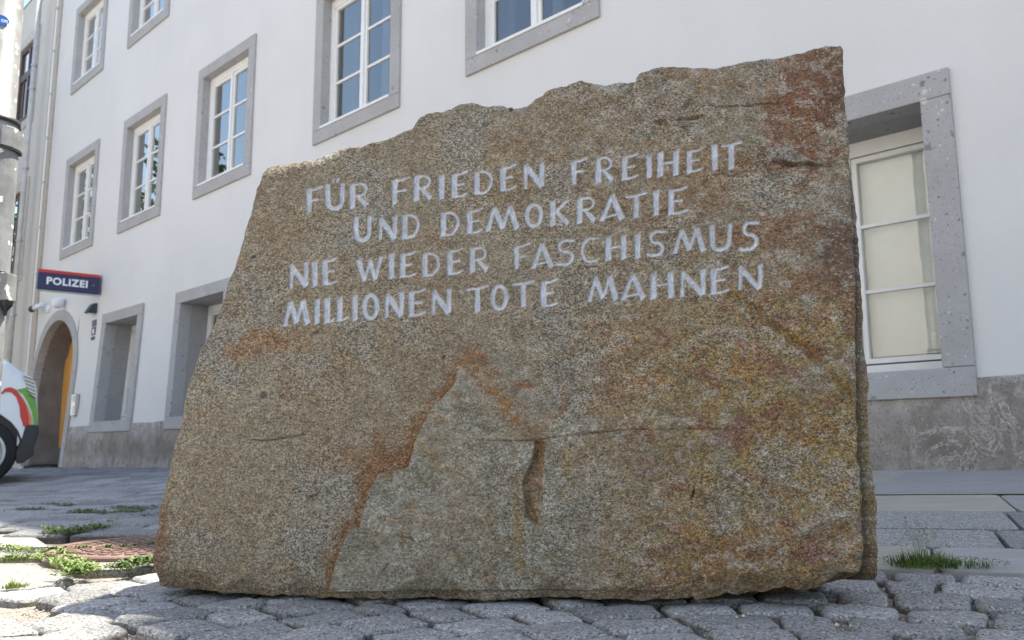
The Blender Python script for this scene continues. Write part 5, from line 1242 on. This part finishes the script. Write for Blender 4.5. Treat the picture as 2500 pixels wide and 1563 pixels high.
# --- assemble the stone mesh: front grid, then rings running back
def to_world(x, z, k): # x along the face, z up, k into the stone
    x, z, k = np.broadcast_arrays(np.asarray(x, float), np.asarray(z, float), np.asarray(k, float))
    P = np.zeros(x.shape+(3,)); P[..., 0] = SE[0]*x+SN[0]*(k+z*LEAN); P[..., 1] = SE[1]*x+SN[1]*(k+z*LEAN); P[..., 2] = z; return P
front = to_world(GX, GZ, -disp)      # (NV, NU, 3) relative to the stone's base point
idx = np.arange(NV*NU).reshape(NV, NU)
quads = np.stack([idx[:-1, :-1], idx[:-1, 1:], idx[1:, 1:], idx[1:, :-1]], -1).reshape(-1, 4)
qid = letter_id[:-1, :-1]
qid = np.maximum(np.maximum(qid, letter_id[:-1, 1:]), np.maximum(letter_id[1:, :-1], letter_id[1:, 1:])).reshape(-1)
verts = front.reshape(-1, 3)
loop_i = np.concatenate([idx[0, :-1], idx[:-1, -1], idx[-1, :0:-1], idx[:0:-1, 0]])      # ccw seen from the front
bx_, bz2 = GX.reshape(-1)[loop_i], GZ.reshape(-1)[loop_i]; bk0 = -disp.reshape(-1)[loop_i]
nL = len(loop_i); tag_side = np.concatenate([np.zeros(NU-1), np.ones(NV-1), np.full(NU-1, 2), np.full(NV-1, 3)]).astype(int)
cxm, czm = .0, .62
rings = []; TH = .40
sil = np.array(sil_e)[::-1]
silx = np.interp(bz2, sil[:, 1], sil[:, 0])
ks = [.006, .014, .024, .036, .05, .066, .085, .11, .15, .20, .26, .33, .39, TH]
arc_p = np.arange(nL)
rcols = []
base_col = colr.reshape(-1, 3)[loop_i]
for k in ks:
    x = bx_.copy(); z = bz2.copy()
    g1 = fbm(bx_*14+k*22, bz2*14, k*18, 4, 151)*min(1, k/.03)
    g2 = fbm(bx_*60, bz2*60, k*60, 3, 152)
    # right side: narrow crack, then the layer behind standing out to its own edge
    rs = tag_side == 1
    f = float(sstep(.012, .045, k)); tgt = np.maximum(silx, bx_)
    lo = sstep(1.02, .80, bz2); taper = 1-.10*max(0, k-.09)/.3
    x = np.where(rs, bx_+(tgt-bx_)*f*lo - .010*np.exp(-((k-.013)/.008)**2)*lo, x)
    x = x-(max(0, k-.05)*.30)*sstep(.40, .62, bx_)
    # top falls slightly backwards, rough; left side tapers
    x = np.where(tag_side == 3, x+max(0, k-.05)*.10+.010*g1, x)
    z = np.where(tag_side == 2, z-.02*k/.4+.018*g1+.0035*g2-.03*max(0., k-.2), z)
    x = np.where(rs, x+(.006*g1+.003*g2)*min(1, k/.04), x)
    bo = tag_side == 0
    z = np.where(bo, z+.35*min(k, .07)*(1 if k < .12 else 0)-(.030 if k >= .12 else 0)+.006*g1, z)
    z = np.where(bo & (z < -.02), -.02, z)
    if k >= .39:
        x = cxm+(x-cxm)*(.985 if k < TH else .955); z = np.where(z > .3, z-(.02 if k < TH else .06), z+(.012 if k >= TH else 0))
    rings.append(to_world(x, z, k + bk0*max(0, 1-k/.05)))
    rc_ = base_col*(1+.35*g1+.2*g2)[:, None]
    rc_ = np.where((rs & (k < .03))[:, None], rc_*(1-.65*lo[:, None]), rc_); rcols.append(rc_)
allv = [verts]+rings; nb0 = len(verts); fr_ = []
prev = loop_i
for j in range(len(ks)):
    cur = nb0+j*nL+np.arange(nL); fr_.append(np.stack([prev, cur, np.roll(cur, -1), np.roll(prev, -1)], -1)); prev = cur
# back: blend of rings toward the centre
cb = to_world(cxm, .6, TH+.015)[None]; 
bk_rows = []
last = rings[-1]
for t in (.7, .35): bk_rows.append(last*t+cb*(1-t)+to_world(0, 0, 1.)[None]*0)
for j, rw in enumerate(bk_rows):
    cur = nb0+(len(ks)+j)*nL+np.arange(nL); fr_.append(np.stack([prev, cur, np.roll(cur, -1), np.roll(prev, -1)], -1)); prev = cur; rcols.append(base_col)
V = np.concatenate([verts]+rings+bk_rows+[cb.reshape(1, 3)]); ci = len(V)-1
tri = np.stack([prev, np.full(nL, ci), np.roll(prev, -1)], -1)
C = np.concatenate([colr.reshape(-1, 3)]+rcols+[np.array([c_grey])])
C = np.clip(C, .01, .6)
Pm = np.concatenate([paint_m.reshape(-1), np.zeros(len(V)-NU*NV)])
Gk = np.concatenate([grain_k.reshape(-1), np.ones(len(V)-NU*NV)])

q = N('memorial_granite'); v = q.coord()
ac = q.n('Attribute'); ac.attribute_name = 'tint'; ap = q.n('Attribute'); ap.attribute_name = 'paint'; ag = q.n('Attribute'); ag.attribute_name = 'grain'
mpn = q.n('Mapping'); q.l(v, mpn.inputs[0]); mpn.inputs['Scale'].default_value = (1, 1, 1.25)
vv = mpn.outputs[0]
g1_ = q.sep(q.voro(300, vv), 0); g2_ = q.sep(q.voro(560, vv), 1); g3_ = q.sep(q.voro(170, vv), 2); g3d = q.voro(170, vv, out='Distance')
k1 = q.grey(g1_, 0, 1, .46, 1.58); k2 = q.grey(g2_, 0, 1, .62, 1.40)
kk = q.math('MULTIPLY', k1, k2)
kk = q.math('ADD', q.math('MULTIPLY', q.math('SUBTRACT', kk, 1.), ag.outputs['Fac']), 1.)
vm = q.n('VectorMath'); vm.operation = 'SCALE'; q.l(ac.outputs['Color'], vm.inputs[0]); q.l(kk, vm.inputs['Scale'])
c0 = q.mix(q.math('MULTIPLY', q.math('GREATER_THAN', g3_, .90), q.math('LESS_THAN', g3d, .38)), vm.outputs[0], q.mix(.45, vm.outputs[0], (.48, .44, .36)))
c0 = q.mix(q.math('MULTIPLY', q.math('LESS_THAN', g3_, .12), q.math('LESS_THAN', g3d, .42)), c0, q.mix(.6, c0, (.05, .047, .045)))
pn = q.noise(240, 4, .7, v); pm2 = q.math('MULTIPLY', q.grey(ap.outputs['Fac'], 0, .5), q.grey(pn, .30, .48, .45, 1.))
mps = q.n('Mapping'); q.l(v, mps.inputs[0]); mps.inputs['Scale'].default_value = (1, 1, .22)
pc = q.mix(q.grey(q.noise(230, 4, .7, mps.outputs[0]), .35, .65), (.44, .48, .56), (.72, .76, .84))
pc = q.mix(q.grey(ap.outputs['Fac'], .5, 1.), q.mix(q.grey(pn, .3, .7), (.24, .235, .23), (.44, .44, .46)), pc)
c1_ = q.mix(pm2, c0, pc)
q.base(c1_); q.rough(.72)
q.b.inputs['Specular IOR Level'].default_value = .35
q.bump(q.math('ADD', q.math('MULTIPLY', g1_, .8), q.noise(420, 4, .7, v)), .55, .0022)
M['stone'] = q.m

base_pt = Vector((0, 1.72, 0))
mstone = empty('memorial_stone', base_pt); tag(mstone, 'large rough brown granite memorial block carved with four lines of pale lettering', 'memorial stone')
def sub_mesh(name, faces, parent):
    used, inv = np.unique(np.concatenate([f.ravel() for f in faces]), return_inverse=True)
    me = bpy.data.meshes.new(name); vv_ = V[used]; me.vertices.add(len(used)); me.vertices.foreach_set('co', vv_.astype(np.float32).ravel())
    sizes = np.concatenate([np.full(len(f), f.shape[1]) for f in faces]); me.loops.add(len(inv)); me.loops.foreach_set('vertex_index', inv.astype(np.int32))
    me.polygons.add(len(sizes)); me.polygons.foreach_set('loop_start', np.r_[0, np.cumsum(sizes)[:-1]].astype(np.int32)); me.polygons.foreach_set('use_smooth', np.ones(len(sizes), bool))
    a = me.attributes.new('tint', 'FLOAT_COLOR', 'POINT'); a.data.foreach_set('color', np.c_[C[used], np.ones(len(used))].astype(np.float32).ravel())
    a = me.attributes.new('paint', 'FLOAT', 'POINT'); a.data.foreach_set('value', Pm[used].astype(np.float32))
    a = me.attributes.new('grain', 'FLOAT', 'POINT'); a.data.foreach_set('value', Gk[used].astype(np.float32))
    me.update(calc_edges=True)
    return link(name, me, parent, M['stone'])
sub_mesh('block', [quads[qid < 0]]+fr_+[tri], mstone)
order = np.argsort(qid, kind='stable'); qs = qid[order]; cuts_ = np.searchsorted(qs, np.arange(len(LET)+1))
for li in range(len(LET)):
    f_ = quads[order[cuts_[li]:cuts_[li+1]]]
    o = sub_mesh('carved_letter', [f_], mstone); o['label'] = 'pale carved letter %s' % LET[li][0]
print('script built')
